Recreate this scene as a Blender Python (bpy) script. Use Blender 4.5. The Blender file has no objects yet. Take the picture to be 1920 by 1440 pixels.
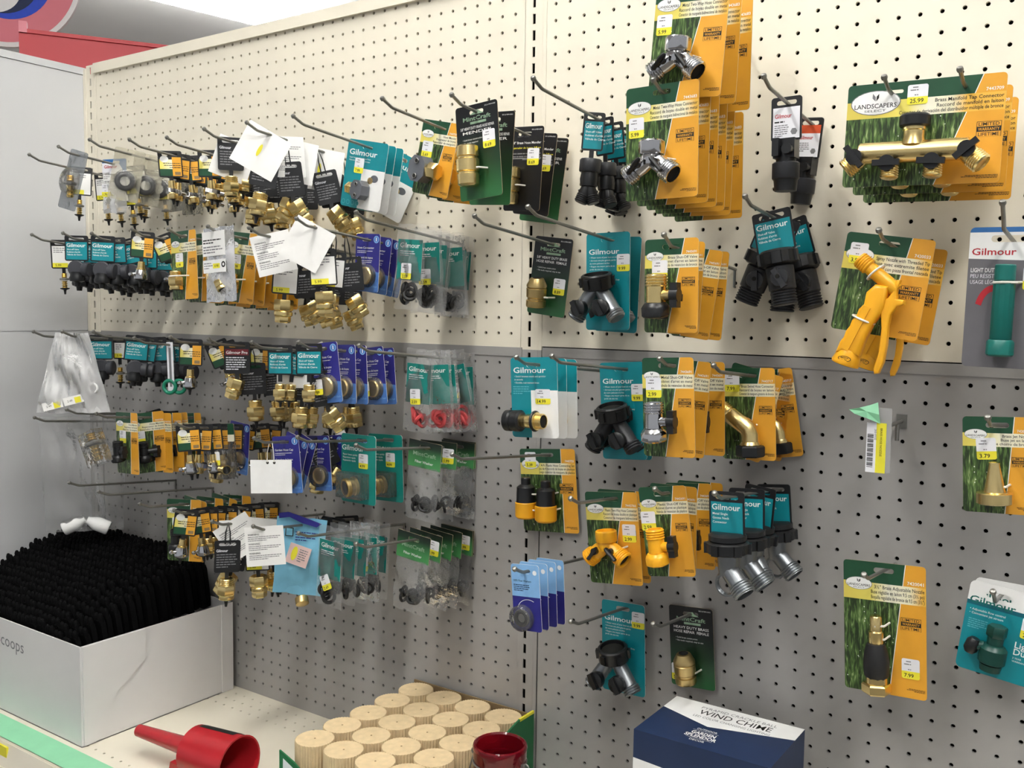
import bpy, bmesh, math, random
from mathutils import Vector, Matrix, Euler
random.seed(7)
S = bpy.context.scene
COL = S.collection
IN = 0.0254          # everything below is laid out in inches on the 1-inch pegboard lattice
Z0 = 80.0            # height of the top pegboard hole row above the floor, inches

# ------------------------------------------------------------------ camera
CF = 1782.942         # focal length in pixels for a 1920x1440 frame (solved from the peg holes)
import numpy as np
CR = (0.0702907, 0.6032278, 0.0367713)
CC = np.array([79.822, -50.388, -20.547])
def _rot(r):
    r = np.array(r); th = np.linalg.norm(r); k = r/th
    K = np.array([[0,-k[2],k[1]],[k[2],0,-k[0]],[-k[1],k[0],0]])
    return np.eye(3)+math.sin(th)*K+(1-math.cos(th))*K@K
RW = _rot(CR) @ np.array([[1,0,0],[0,0,-1],[0,1,0]], float)
def W(i, j, d): return Vector((i*IN, -d*IN, (Z0-j)*IN))
def PX(i, j, d):
    c = RW @ (np.array([i, -d, -j], float)-CC)
    return 960+CF*c[0]/c[2], 720+CF*c[1]/c[2]
def AT(u, v, d):      # where the ray through a pixel meets the plane d inches in front of the wall
    r = RW.T @ np.array([(u-960)/CF, (v-720)/CF, 1.0])
    t = (-d-CC[1])/r[1]; w = CC+t*r
    return w[0], -w[2]
cam = bpy.data.cameras.new('camera'); camo = bpy.data.objects.new('camera', cam); COL.objects.link(camo)
cam.sensor_fit = 'HORIZONTAL'; cam.sensor_width = 36; cam.lens = CF*36/1920; cam.clip_start = .02; cam.clip_end = 60
m = Matrix([[RW[0][k], -RW[1][k], -RW[2][k]] for k in range(3)]).to_4x4()
m.translation = Vector((CC[0]*IN, CC[1]*IN, (Z0+CC[2])*IN)); camo.matrix_world = m
S.camera = camo
# ------------------------------------------------------------------ light and view
S.view_settings.view_transform = 'Standard'; S.view_settings.look = 'None'
S.view_settings.gamma = 1; S.view_settings.use_curve_mapping = False; S.view_settings.exposure = 1.46
wd = bpy.data.worlds.new('store_air'); S.world = wd; wd.use_nodes = True
wd.node_tree.nodes['Background'].inputs[0].default_value = (.95, .97, 1, 1)
wd.node_tree.nodes['Background'].inputs[1].default_value = 0.17
LAMP_STRENGTH = 16.0
LAMPS = [  # ceiling fluorescent strips: x, y, z (m), length, heading from +y (deg); last one added out of view to lift the ceiling
    (1.15, -1.25, 2.95, 2.4, 3), (2.6, -1.25, 2.95, 2.4, 3), (-2.75, 3.0, 3.3, 3.6, -11), (-5.6, -.6, 3.1, 3.0, -11)]

# ------------------------------------------------------------------ materials
def lin(h):
    h = h.lstrip('#'); c = [int(h[k:k+2], 16)/255 for k in (0, 2, 4)]
    return [x/12.92 if x <= .04045 else ((x+.055)/1.055)**2.4 for x in c]
MATS = {}
def nt(name):
    m = bpy.data.materials.new(name); m.use_nodes = True; t = m.node_tree
    return m, t, t.nodes['Principled BSDF'], t.nodes.new, t.links.new
def mat(name, h, rough=.5, metal=0.0, var=.05, scale=60.0, bump=0.0, emit=0.0, bscale=None, spec=.5):
    if name in MATS: return MATS[name]
    m, t, b, N, L = nt(name); c = lin(h)
    tc = N('ShaderNodeTexCoord'); nz = N('ShaderNodeTexNoise'); nz.inputs['Scale'].default_value = scale; nz.inputs['Detail'].default_value = 3
    L(tc.outputs['Object'], nz.inputs['Vector'])
    rp = N('ShaderNodeValToRGB'); rp.color_ramp.elements[0].position = .3; rp.color_ramp.elements[1].position = .7
    rp.color_ramp.elements[0].color = [x*(1-var) for x in c]+[1]; rp.color_ramp.elements[1].color = [min(1, x*(1+var)) for x in c]+[1]
    L(nz.outputs['Fac'], rp.inputs['Fac']); L(rp.outputs['Color'], b.inputs['Base Color'])
    b.inputs['Roughness'].default_value = rough; b.inputs['Metallic'].default_value = metal
    b.inputs['Specular IOR Level'].default_value = spec
    if bump:
        n2 = N('ShaderNodeTexNoise'); n2.inputs['Scale'].default_value = bscale or scale*6; L(tc.outputs['Object'], n2.inputs['Vector'])
        bp = N('ShaderNodeBump'); bp.inputs['Strength'].default_value = bump; bp.inputs['Distance'].default_value = .001
        L(n2.outputs['Fac'], bp.inputs['Height']); L(bp.outputs['Normal'], b.inputs['Normal'])
    if emit:
        b.inputs['Emission Color'].default_value = c+[1]; b.inputs['Emission Strength'].default_value = emit
    MATS[name] = m; return m
def film(name, h='#ffffff', haze=.10, rough=.08, crinkle=.003):
    if name in MATS: return MATS[name]
    m = bpy.data.materials.new(name); m.use_nodes = True; t = m.node_tree; N = t.nodes.new; L = t.links.new
    t.nodes.remove(t.nodes['Principled BSDF']); out = t.nodes['Material Output']; c = lin(h)+[1]
    tr = N('ShaderNodeBsdfTransparent'); tr.inputs[0].default_value = [1-(1-x)*.35 for x in c[:3]]+[1]
    df = N('ShaderNodeBsdfDiffuse'); df.inputs[0].default_value = c
    gl = N('ShaderNodeBsdfGlossy'); gl.inputs['Roughness'].default_value = rough
    tc = N('ShaderNodeTexCoord'); nz = N('ShaderNodeTexNoise'); nz.inputs['Scale'].default_value = 70; nz.inputs['Detail'].default_value = 4
    L(tc.outputs['Object'], nz.inputs['Vector'])
    bp = N('ShaderNodeBump'); bp.inputs['Strength'].default_value = .9; bp.inputs['Distance'].default_value = crinkle
    L(nz.outputs['Fac'], bp.inputs['Height']); L(bp.outputs['Normal'], gl.inputs['Normal'])
    fr = N('ShaderNodeFresnel'); fr.inputs['IOR'].default_value = 1.5; L(bp.outputs['Normal'], fr.inputs['Normal'])
    m1 = N('ShaderNodeMixShader'); m1.inputs[0].default_value = haze; L(tr.outputs[0], m1.inputs[1]); L(df.outputs[0], m1.inputs[2])
    m2 = N('ShaderNodeMixShader'); L(fr.outputs[0], m2.inputs[0]); L(m1.outputs[0], m2.inputs[1]); L(gl.outputs[0], m2.inputs[2])
    L(m2.outputs[0], out.inputs[0]); MATS[name] = m; return m
def grass_print():
    if 'grass_print' in MATS: return MATS['grass_print']
    m, t, b, N, L = nt('grass_print'); tc = N('ShaderNodeTexCoord')
    def blades(sx, sz, rot, w):
        mp = N('ShaderNodeMapping'); mp.inputs['Scale'].default_value = (sx, 1, sz); mp.inputs['Rotation'].default_value = (0, rot, 0)
        L(tc.outputs['Object'], mp.inputs['Vector'])
        n = N('ShaderNodeTexNoise'); n.inputs['Scale'].default_value = 1; n.inputs['Detail'].default_value = w; n.inputs['Distortion'].default_value = .6
        L(mp.outputs[0], n.inputs['Vector']); return n
    a = blades(300, 42, .3, 3); c = blades(360, 60, -.5, 2)
    mx = N('ShaderNodeMath'); mx.operation = 'MAXIMUM'; L(a.outputs['Fac'], mx.inputs[0]); L(c.outputs['Fac'], mx.inputs[1])
    r = N('ShaderNodeValToRGB'); e = r.color_ramp.elements
    e[0].position = .48; e[0].color = lin('#24341a')+[1]; e[1].position = .78; e[1].color = lin('#b4c48c')+[1]
    k = e.new(.62); k.color = lin('#56743a')+[1]
    L(mx.outputs[0], r.inputs['Fac'])
    v = N('ShaderNodeTexVoronoi'); v.inputs['Scale'].default_value = 190; L(tc.outputs['Object'], v.inputs['Vector'])
    r2 = N('ShaderNodeValToRGB'); r2.color_ramp.elements[0].position = .10; r2.color_ramp.elements[0].color = (1, 1, 1, 1)
    r2.color_ramp.elements[1].position = .17; r2.color_ramp.elements[1].color = (0, 0, 0, 1); L(v.outputs['Distance'], r2.inputs['Fac'])
    n3 = N('ShaderNodeTexNoise'); n3.inputs['Scale'].default_value = 60; L(tc.outputs['Object'], n3.inputs['Vector'])
    gt = N('ShaderNodeMath'); gt.operation = 'GREATER_THAN'; gt.inputs[1].default_value = .55; L(n3.outputs['Fac'], gt.inputs[0])
    ml = N('ShaderNodeMath'); ml.operation = 'MULTIPLY'; L(r2.outputs[0], ml.inputs[0]); L(gt.outputs[0], ml.inputs[1])
    mi = N('ShaderNodeMixRGB'); mi.inputs[2].default_value = (.8, .85, .75, 1); L(ml.outputs[0], mi.inputs[0]); L(r.outputs[0], mi.inputs[1])
    L(mi.outputs[0], b.inputs['Base Color']); b.inputs['Roughness'].default_value = .35
    MATS['grass_print'] = m; return m
def ramp_print(name, axis, stops, rough=.35, size=4.0, off=0.5):
    """printed colour run along a local axis (inches)"""
    if name in MATS: return MATS[name]
    m, t, b, N, L = nt(name); tc = N('ShaderNodeTexCoord'); sp = N('ShaderNodeSeparateXYZ'); L(tc.outputs['Object'], sp.inputs[0])
    ma = N('ShaderNodeMath'); ma.operation = 'MULTIPLY_ADD'; ma.inputs[1].default_value = 1/(size*IN); ma.inputs[2].default_value = off
    L(sp.outputs[axis], ma.inputs[0]); r = N('ShaderNodeValToRGB'); e = r.color_ramp.elements
    e[0].position = stops[0][0]; e[0].color = lin(stops[0][1])+[1]; e[1].position = stops[-1][0]; e[1].color = lin(stops[-1][1])+[1]
    for p, c in stops[1:-1]: k = e.new(p); k.color = lin(c)+[1]
    L(ma.outputs[0], r.inputs['Fac']); L(r.outputs[0], b.inputs['Base Color']); b.inputs['Roughness'].default_value = rough
    MATS[name] = m; return m
def C_(n):   # named palette, made on demand
    P = {'cream': ('#e6dfcd', .45, 0, .03, 8), 'greymetal': ('#9d9b98', .42, 0, .04, 8), 'dark': ('#14130f', .9), 'white_panel': ('#c0c1c2', .5, 0, .02, 5),
         'zinc': ('#8e8d88', .38, .75, .06, 90), 'brass': ('#eed595', .27, 1, .10, 40), 'brass_dull': ('#d3b97f', .34, 1, .12, 40), 'chrome': ('#c9c9cb', .12, 1, .04, 50),
         'alloy': ('#8b8f93', .35, .85, .06, 60), 'scoopblack': ('#060607', .8, 0, .1, 60, 0, 0, None, .12), 'blackp': ('#17181a', .36, 0, .1, 60), 'charcoal': ('#26272b', .42, 0, .08, 60), 'greyp': ('#3c3d43', .45, 0, .06, 60), 'clampgrey': ('#6b6e74', .4, .3, .06, 60),
         'yellowp': ('#f5b021', .33, 0, .04, 50), 'tealp': ('#0f6b62', .4, 0, .06, 60), 'dgreenp': ('#0f4038', .35, 0, .08, 60), 'redp': ('#b3222a', .25, 0, .05, 20),
         'ls_green': ('#1c4a31', .35, 0, .05, 60), 'orange': ('#e3a331', .38, 0, .03, 50), 'white': ('#eeeeec', .5, 0, .02, 60), 'paper': ('#ecebe8', .6, 0, .02, 60),
         'ink': ('#1b1a18', .6), 'greyink': ('#77777a', .6), 'yellow': ('#ece23a', .5, 0, .03, 60), 'stickwhite': ('#e9e9ee', .45, 0, .02, 60), 'card': ('#b9a98a', .7, 0, .06, 60),
         'teal': ('#0e8792', .35, 0, .05, 60), 'tealdark': ('#0b5c6b', .35, 0, .05, 60), 'tealgreen': ('#0d8177', .35, 0, .05, 60), 'lteal': ('#5fb6c2', .4), 'tagblack': ('#141518', .42, 0, .1, 60),
         'tie': ('#e8e4da', .35), 'red': ('#b8242f', .4), 'maroon': ('#6d1a24', .4), 'orangered': ('#d0532c', .4), 'mgreen': ('#2f5b37', .4), 'mtext': ('#8aa58a', .45), 'greencard': ('#3a8a46', .4),
         'bluev': ('#2b2a80', .35, 0, .06, 60), 'blue': ('#4c78bd', .35, 0, .05, 60), 'skyblue': ('#7fc0dc', .4, 0, .05, 60), 'lblue': ('#86b7e6', .35, 0, .05, 60), 'navy': ('#1a2a52', .4, 0, .1, 40),
         'tapegreen': ('#8fd3a8', .55, 0, .04, 30), 'signred': ('#c41f2b', .45, 0, .03, 8), 'pink': ('#e4838f', .45, 0, .03, 8), 'signblue': ('#2a4fcf', .45), 'corn': ('#d9c198', .75, 0, .07, 90), 'traygreen': ('#1d6b3f', .5, 0, .05, 40),
         'navybox': ('#1b2d4f', .45, 0, .05, 40), 'redrubber': ('#c4484a', .5, 0, .08, 60), 'blackrubber': ('#1c1c1d', .55, 0, .1, 60), 'greycard': ('#6a686c', .45, 0, .03, 60), 'bluetop': ('#2f6aa8', .45), 'greenrub': ('#128062', .4, 0, .06, 60), 'tilewhite': ('#eeedec', .8, 0, .02, 2), 'floorc': ('#7d7870', .4, 0, .05, 3), 'cardbox': ('#d9d7d6', .55, 0, .02, 12), 'kraft': ('#8a7350', .8, 0, .06, 40), 'pinkish': ('#e9c9c4', .5)}
    p = P[n]; return mat(n, *p)
CLEAR = lambda: film('clear_plastic', haze=.06, rough=.06)
BAGF = lambda: film('bag_film', haze=.075, rough=.18, crinkle=.006)
HAZE = lambda: film('hazy_film', '#e8e8e8', haze=.34, rough=.2)

# ------------------------------------------------------------------ mesh building (inches)
TXT = {}
def text_geo(s, bold):
    k = (s, bold)
    if k in TXT: return TXT[k]
    cu = bpy.data.curves.new('t', 'FONT'); cu.body = s; cu.size = 1; cu.resolution_u = 2; cu.offset = bold; cu.fill_mode = 'FRONT'
    o = bpy.data.objects.new('t', cu); COL.objects.link(o)
    dg = bpy.context.evaluated_depsgraph_get(); me = bpy.data.meshes.new_from_object(o.evaluated_get(dg))
    v = [(p.co.x, p.co.y) for p in me.vertices]; f = [tuple(q.vertices) for q in me.polygons]
    bpy.data.objects.remove(o); bpy.data.curves.remove(cu); bpy.data.meshes.remove(me)
    w = (min(p[0] for p in v), max(p[0] for p in v)) if v else (0, 0)
    TXT[k] = (v, f, w); return TXT[k]
def frame(p, direction, roll=0):
    z = Vector(direction).normalized(); q = z.to_track_quat('Z', 'Y').to_matrix().to_4x4()
    m = q @ Matrix.Rotation(roll, 4, 'Z'); m.translation = Vector(p); return m
class MB:
    def __init__(s, off=(0, 0, 0)): s.v = []; s.f = []; s.m = []; s.sl = []; s.off = Vector(off)
    def slot(s, m):
        if isinstance(m, str): m = C_(m)
        if m not in s.sl: s.sl.append(m)
        return s.sl.index(m)
    def add(s, vs, fs, m, M=None):
        n = len(s.v); k = s.slot(m)
        for p in vs:
            p = Vector(p)
            s.v.append(M @ p if M else p)
        for f in fs: s.f.append([n+a for a in f]); s.m.append(k)
        return s
    def box(s, x0, x1, y0, y1, z0, z1, m, M=None):
        vs = [(x, y, z) for x in (x0, x1) for y in (y0, y1) for z in (z0, z1)]
        return s.add(vs, [(0, 1, 3, 2), (4, 6, 7, 5), (0, 4, 5, 1), (2, 3, 7, 6), (0, 2, 6, 4), (1, 5, 7, 3)], m, M)
    def lathe(s, prof, m, M=None, seg=14, caps=True, scal=0, ns=0):
        vs = []; fs = []
        for r, z in prof:
            for k in range(seg):
                a = 2*math.pi*k/seg; rr = r*(1+(scal if ns and k % 2 else 0)); vs.append((rr*math.cos(a), rr*math.sin(a), z))
        for q in range(len(prof)-1):
            for k in range(seg):
                a = q*seg+k; b = q*seg+(k+1) % seg; fs.append((a, b, b+seg, a+seg))
        if caps:
            fs.append(tuple(range(seg))[::-1]); n = (len(prof)-1)*seg; fs.append(tuple(n+k for k in range(seg)))
        return s.add(vs, fs, m, M)
    def cyl(s, p0, p1, r, m, r1=None, seg=12, phase=0):
        p0 = Vector(p0); p1 = Vector(p1); return s.lathe([(r, 0), (r1 if r1 is not None else r, (p1-p0).length)], m, frame(p0, p1-p0, phase), seg)
    def tube(s, pts, r, m, seg=8, caps=True):
        pts = [Vector(p) for p in pts]; vs = []; fs = []; rs = r if isinstance(r, (list, tuple)) else [r]*len(pts)
        t = (pts[1]-pts[0]).normalized(); n = t.orthogonal().normalized()
        for i, p in enumerate(pts):
            a = pts[min(i+1, len(pts)-1)]-pts[max(i-1, 0)]; a.normalize(); n = (n-a*n.dot(a)).normalized(); b = a.cross(n)
            for k in range(seg):
                g = 2*math.pi*k/seg; vs.append(p+(n*math.cos(g)+b*math.sin(g))*rs[i])
        for i in range(len(pts)-1):
            for k in range(seg):
                a = i*seg+k; b = i*seg+(k+1) % seg; fs.append((a, b, b+seg, a+seg))
        if caps: fs.append(tuple(range(seg))[::-1]); q = (len(pts)-1)*seg; fs.append(tuple(q+k for k in range(seg)))
        return s.add(vs, fs, m)
    def torus(s, c, axis, R, r, m, seg=20, ms=8):
        M = frame(c, axis); pts = [M @ Vector((R*math.cos(2*math.pi*k/seg), R*math.sin(2*math.pi*k/seg), 0)) for k in range(seg)]
        vs = []; fs = []; ax = Vector(axis).normalized()
        for p in pts:
            o = (p-Vector(c)).normalized()
            for k in range(ms):
                g = 2*math.pi*k/ms; vs.append(p+o*r*math.cos(g)+ax*r*math.sin(g))
        for i in range(seg):
            for k in range(ms):
                a = i*ms+k; b = i*ms+(k+1) % ms; c2 = ((i+1) % seg)*ms; fs.append((a, b, c2+(k+1) % ms, c2+k))
        return s.add(vs, fs, m)
    def prism(s, poly, y0, y1, m, M=None):
        n = len(poly); vs = [(x, y0, z) for x, z in poly]+[(x, y1, z) for x, z in poly]
        fs = [tuple(range(n)), tuple(range(n, 2*n))[::-1]]+[((k+1) % n, k, n+k, n+(k+1) % n) for k in range(n)]
        return s.add(vs, fs, m, M)
    def bprism(s, poly, y0, y1, m, c=.09, M=None):
        bm = bmesh.new(); vs = [bm.verts.new((x, y0, z)) for x, z in poly]; f = bm.faces.new(vs); r = bmesh.ops.extrude_face_region(bm, geom=[f], use_keep_orig=True)
        bmesh.ops.translate(bm, verts=[g for g in r['geom'] if isinstance(g, bmesh.types.BMVert)], vec=(0, y1-y0, 0)); bmesh.ops.recalc_face_normals(bm, faces=bm.faces)
        es = [e for e in bm.edges if abs(e.verts[0].co.y-e.verts[1].co.y) < 1e-5]; bmesh.ops.bevel(bm, geom=es, offset=c, segments=3, profile=.5, affect='EDGES', clamp_overlap=True)
        bm.verts.index_update(); s.add([v.co.copy() for v in bm.verts], [[v.index for v in f.verts] for f in bm.faces], m, M); bm.free(); return s
    def flat(s, poly, y, m, M=None): return s.add([(x, y, z) for x, z in poly], [tuple(range(len(poly)))], m, M)
    def rect(s, x0, x1, z0, z1, y, m, M=None): return s.flat([(x0, z0), (x1, z0), (x1, z1), (x0, z1)], y, m, M)
    def oval(s, cx, cz, rx, rz, y, m, n=24, M=None): return s.flat([(cx+rx*math.cos(2*math.pi*k/n), cz+rz*math.sin(2*math.pi*k/n)) for k in range(n)], y, m, M)
    def text(s, t, x, z, size, m, y, align='L', bold=.0, width=None, M=None, rot=0, mw=None):
        v, f, (a, b) = text_geo(t, bold); sx = size
        if width and (b-a) > 0: sx = width/(b-a)
        if mw and (b-a)*sx > mw: sx = mw/(b-a)
        x0 = x-(0 if align == 'L' else (b-a)*sx*(.5 if align == 'C' else 1))-a*sx
        ca, sa = math.cos(rot), math.sin(rot); vs = []
        for p, q in v:
            px = p*sx+x0-x; pz = q*size; vs.append((x+px*ca-pz*sa, y, z+px*sa+pz*ca))
        return s.add(vs, f, m, M)
    def lines(s, x0, x1, z, n, dz, th, m, y, align='L', rnd=None):      # illegible small print as fine bars broken into words
        rnd = rnd or random.Random(n*7+int(x0*100))
        for k in range(n):
            zz = z-k*dz; w = (x1-x0)*(1 if k < n-1 else .6)*rnd.uniform(.85, 1); x = x0 if align == 'L' else x1-w; e = x+w
            while x < e-.02:
                l = min(rnd.uniform(.08, .26)*(th/.05), e-x); s.rect(x, x+l, zz, zz+th, y, m); x += l+th*.55
        return s
    def mesh(s, name, ang=38):
        me = bpy.data.meshes.new(name); me.from_pydata([tuple((p+s.off)*IN) for p in s.v], [], s.f)
        for x in s.sl: me.materials.append(x)
        me.polygons.foreach_set('material_index', s.m); me.polygons.foreach_set('use_smooth', [True]*len(s.m)); me.update()
        try: me.set_sharp_from_angle(angle=math.radians(ang))
        except Exception: pass
        return me
def fixn(me):
    bm = bmesh.new(); bm.from_mesh(me); bmesh.ops.recalc_face_normals(bm, faces=bm.faces); bm.to_mesh(me); bm.free(); return me
def rrect(x0, x1, z0, z1, r, n=4):
    o = []
    for cx, cz, a in ((x1-r, z1-r, 0), (x0+r, z1-r, 90), (x0+r, z0+r, 180), (x1-r, z0+r, 270)):
        for k in range(n+1):
            g = math.radians(a+90*k/n); o.append((cx+r*math.cos(g), cz+r*math.sin(g)))
    return o
def card_mesh(name, w, h, r=.18, slot=None, cuts=(), matfn=None, back='card', t=.035, off=(0, 0, 0), outline=None):
    """printed card: rounded outline with a real hang slot, printed areas as separate faces, real thickness"""
    bm = bmesh.new(); loops = [outline or rrect(-w/2, w/2, -h, 0, r)]
    if slot: cx, cz, sw, sh = slot; loops.append(rrect(cx-sw/2, cx+sw/2, cz-sh/2, cz+sh/2, min(sw, sh)*.49, 3))
    es = []
    for lp in loops:
        vs = [bm.verts.new((x, 0, z)) for x, z in lp]
        for k in range(len(vs)): es.append(bm.edges.new((vs[k], vs[(k+1) % len(vs)])))
    bmesh.ops.triangle_fill(bm, edges=es, use_beauty=True, normal=(0, -1, 0))
    for p, n in cuts:
        bmesh.ops.bisect_plane(bm, geom=bm.verts[:]+bm.edges[:]+bm.faces[:], plane_co=(p[0], 0, p[1]), plane_no=(n[0], 0, n[1]))
    sl = []
    def S_(m):
        if isinstance(m, str): m = C_(m)
        if m not in sl: sl.append(m)
        return sl.index(m)
    bk = S_(back)
    for f in bm.faces:
        c = f.calc_center_median(); f.material_index = S_(matfn(c.x, c.z)) if matfn else bk
        if f.normal.y > 0: f.normal_flip()
    r_ = bmesh.ops.extrude_face_region(bm, geom=bm.faces[:], use_keep_orig=True)
    nv = [g for g in r_['geom'] if isinstance(g, bmesh.types.BMVert)]; bmesh.ops.translate(bm, verts=nv, vec=(0, t, 0))
    for f in bm.faces:
        if abs(f.normal.y) < .5 or f.calc_center_median().y > t*.6: f.material_index = bk
    for f in bm.faces:
        if f.calc_center_median().y > t*.9 and f.normal.y < 0: f.normal_flip()
    for v in bm.verts: v.co = (v.co+Vector(off))*IN
    me = bpy.data.meshes.new(name); bm.to_mesh(me); bm.free()
    for x in sl: me.materials.append(x)
    return me

# ------------------------------------------------------------------ objects
def ob(name, me, parent=None, loc=None, rot=None, label=None):
    o = bpy.data.objects.new(name, me); COL.objects.link(o)
    if parent: o.parent = parent
    if loc is not None: o.location = loc
    if rot is not None: o.rotation_euler = rot
    if label: o['label'] = label
    return o
def tag(o, label, cat=None, group=None, kind=None):
    if label: o['label'] = label
    if cat: o['category'] = cat
    if group: o['group'] = group
    if kind: o['kind'] = kind
    return o
def empty(name, loc=(0, 0, 0), rot=(0, 0, 0)):
    o = bpy.data.objects.new(name, None); COL.objects.link(o); o.location = loc; o.rotation_euler = rot; o.empty_display_size = .01; return o
def spawn(spec, name, loc, rot, label, cat, group=None):
    """a thing from a list of (part name, mesh, [sub-parts]); copies share mesh data"""
    t = empty(name, loc, rot); tag(t, label, cat, group)
    for p in spec:
        a = ob(p[0], p[1], t)
        for q in (p[2] if len(p) > 2 else ()): ob(q[0], q[1], a)
    return t

# ------------------------------------------------------------------ the setting
def struct(o, label=None): o['kind'] = 'structure'; o['label'] = label or o.name.replace('_', ' '); return o
def holed(cells, hw, hh, rad, depth, m, name, x0, x1, z0, z1, ci, cj, rect=False, axis='wall', t=.1):
    """sheet with real holes: unit cells round each hole, plain strips round the block of cells.  local x right, z up (inches), front at y=0"""
    b = MB(); n = 8; vs = []; fs = []
    if rect: ring = [(hw, 0), (hw, hh), (0, hh), (-hw, hh), (-hw, 0), (-hw, -hh), (0, -hh), (hw, -hh)]
    else: ring = [(rad*math.cos(math.pi/4*k), rad*math.sin(math.pi/4*k)) for k in range(8)]
    order = [(ci/2, 0), (ci/2, cj/2), (0, cj/2), (-ci/2, cj/2), (-ci/2, 0), (-ci/2, -cj/2), (0, -cj/2), (ci/2, -cj/2)]
    for cx, cz in cells:
        o = len(vs)
        vs += [(cx+x, 0, cz+z) for x, z in order]+[(cx+x, 0, cz+z) for x, z in ring]+[(cx+x, depth, cz+z) for x, z in ring]
        for k in range(8):
            q = (k+1) % 8; fs.append((o+k, o+q, o+8+q, o+8+k)); fs.append((o+8+k, o+8+q, o+16+q, o+16+k))
    b.add(vs, fs, m); a0 = min(c[0] for c in cells)-ci/2; a1 = max(c[0] for c in cells)+ci/2; c0 = min(c[1] for c in cells)-cj/2; c1 = max(c[1] for c in cells)+cj/2
    for q in ((x0, a0, z0, z1), (a1, x1, z0, z1), (a0, a1, z0, c0), (a0, a1, c1, z1)):
        if q[1]-q[0] > 1e-4 and q[3]-q[2] > 1e-4: b.rect(q[0], q[1], q[2], q[3], 0, m)
    return b
WT = empty('wall_back'); struct(WT, 'pegboard gondola wall in cream above and grey below')
wb = MB().box(-2.7, 95, .9, 1.0, -Z0, 1.0, 'dark'); ob('shade_backing', wb.mesh('shade_backing'), WT, W(0, 0, 0))  # sheet's near-black colour stands in for shade behind the holes and slots
def flange(b, x0, x1, z0, z1, m, p=.06): b.box(x0, x1, -p, .02, z0, z1, m)
up = holed([(i, -j) for i in range(46) for j in range(23)], 0, 0, .112, .16, 'cream', 'u', -.62, 45.75, -22.9, .1, 1, 1)
flange(up, -.62, 45.75, -22.9, -22.32, 'cream', .02); UPM = up.mesh('upper_pegboard')
lo = holed([(i, -j) for i in range(46) for j in range(24, 52)], 0, 0, .112, .16, 'greymetal', 'l', -.62, 45.75, -53, -23.0, 1, 1)
flange(lo, -.62, 45.75, -23.55, -22.97, 'greymetal', .07); LOM = lo.mesh('lower_pegboard')
for k, (dx, dz, me, nm) in enumerate(((0, 0, UPM, 'pegboard_panel'), (48-.01, .141, UPM, 'pegboard_panel'), (.115, .092, LOM, 'pegboard_panel'), (48.066, .149, LOM, 'pegboard_panel'))):
    ob(nm, me, WT, W(dx, -dz, 0))
rl = MB().box(-.7, 45.75, -.28, .3, .12, .98, 'cream'); RLM = rl.mesh('top_rail'); ob('top_rail', RLM, WT, W(0, 0, 0)); ob('top_rail', RLM, WT, W(48, -.14, 0))
def upright(m, j0, j1):
    b = holed([(0, -(j+.5)) for j in range(j0, j1)], .105, .31, 0, .08, m, 'up', -.64, .64, -j1, -j0, 1.2, 1, rect=True)
    b.v = [Vector((p.x, p.y+.02, p.z)) for p in b.v]
    b.box(.66, .70, -.03, .3, -j1, -j0, m); b.box(.70, .96, -.02, .3, -j1, -j0, m); b.box(.64, .66, .12, .3, -j1, -j0, 'dark'); b.box(.965, 1.0, .12, .3, -j1, -j0, 'dark'); b.box(-.68, -.64, .06, .3, -j1, -j0, m)
    return b.mesh('slotted_upright')
UU, UL_ = upright('cream', -1, 23), upright('greymetal', 23, 53)
for x in (-1.6, 46.4, 94.4):
    ob('slotted_upright', UU, WT, W(x, 0, 0)); ob('slotted_upright', UL_, WT, W(x, 0, 0))
b = MB().box(-2.66, -2.24, -.02, .3, -22.95, .75, 'cream'); ob('end_post', b.mesh('end_post'), WT, W(0, 0, 0))
b = MB().box(-2.66, -2.24, -.02, .3, -53, -22.95, 'greymetal'); ob('end_post', b.mesh('end_post'), WT, W(0, 0, 0))
# white end panel standing square to the wall on the left
WL = MB().box(-3.3, -2.78, -30, 1.0, -Z0, .45, 'white_panel'); wl = struct(ob('wall_left', WL.mesh('wall_left'), None, W(0, 0, 0)), 'white steel end panel standing square to the pegboard')
ob('upper_sheet', MB().box(-2.78, -2.70, -29.9, .5, -22.9, .22, 'white_panel').mesh('upper_sheet'), wl)
ob('lower_sheet', MB().box(-2.78, -2.70, -29.9, .5, -Z0, -23.0, 'white_panel').mesh('lower_sheet'), wl)
ob('top_rail', MB().box(-3.3, -2.62, -30, .5, .28, .9, 'white_panel').mesh('panel_rail'), wl)
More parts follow.
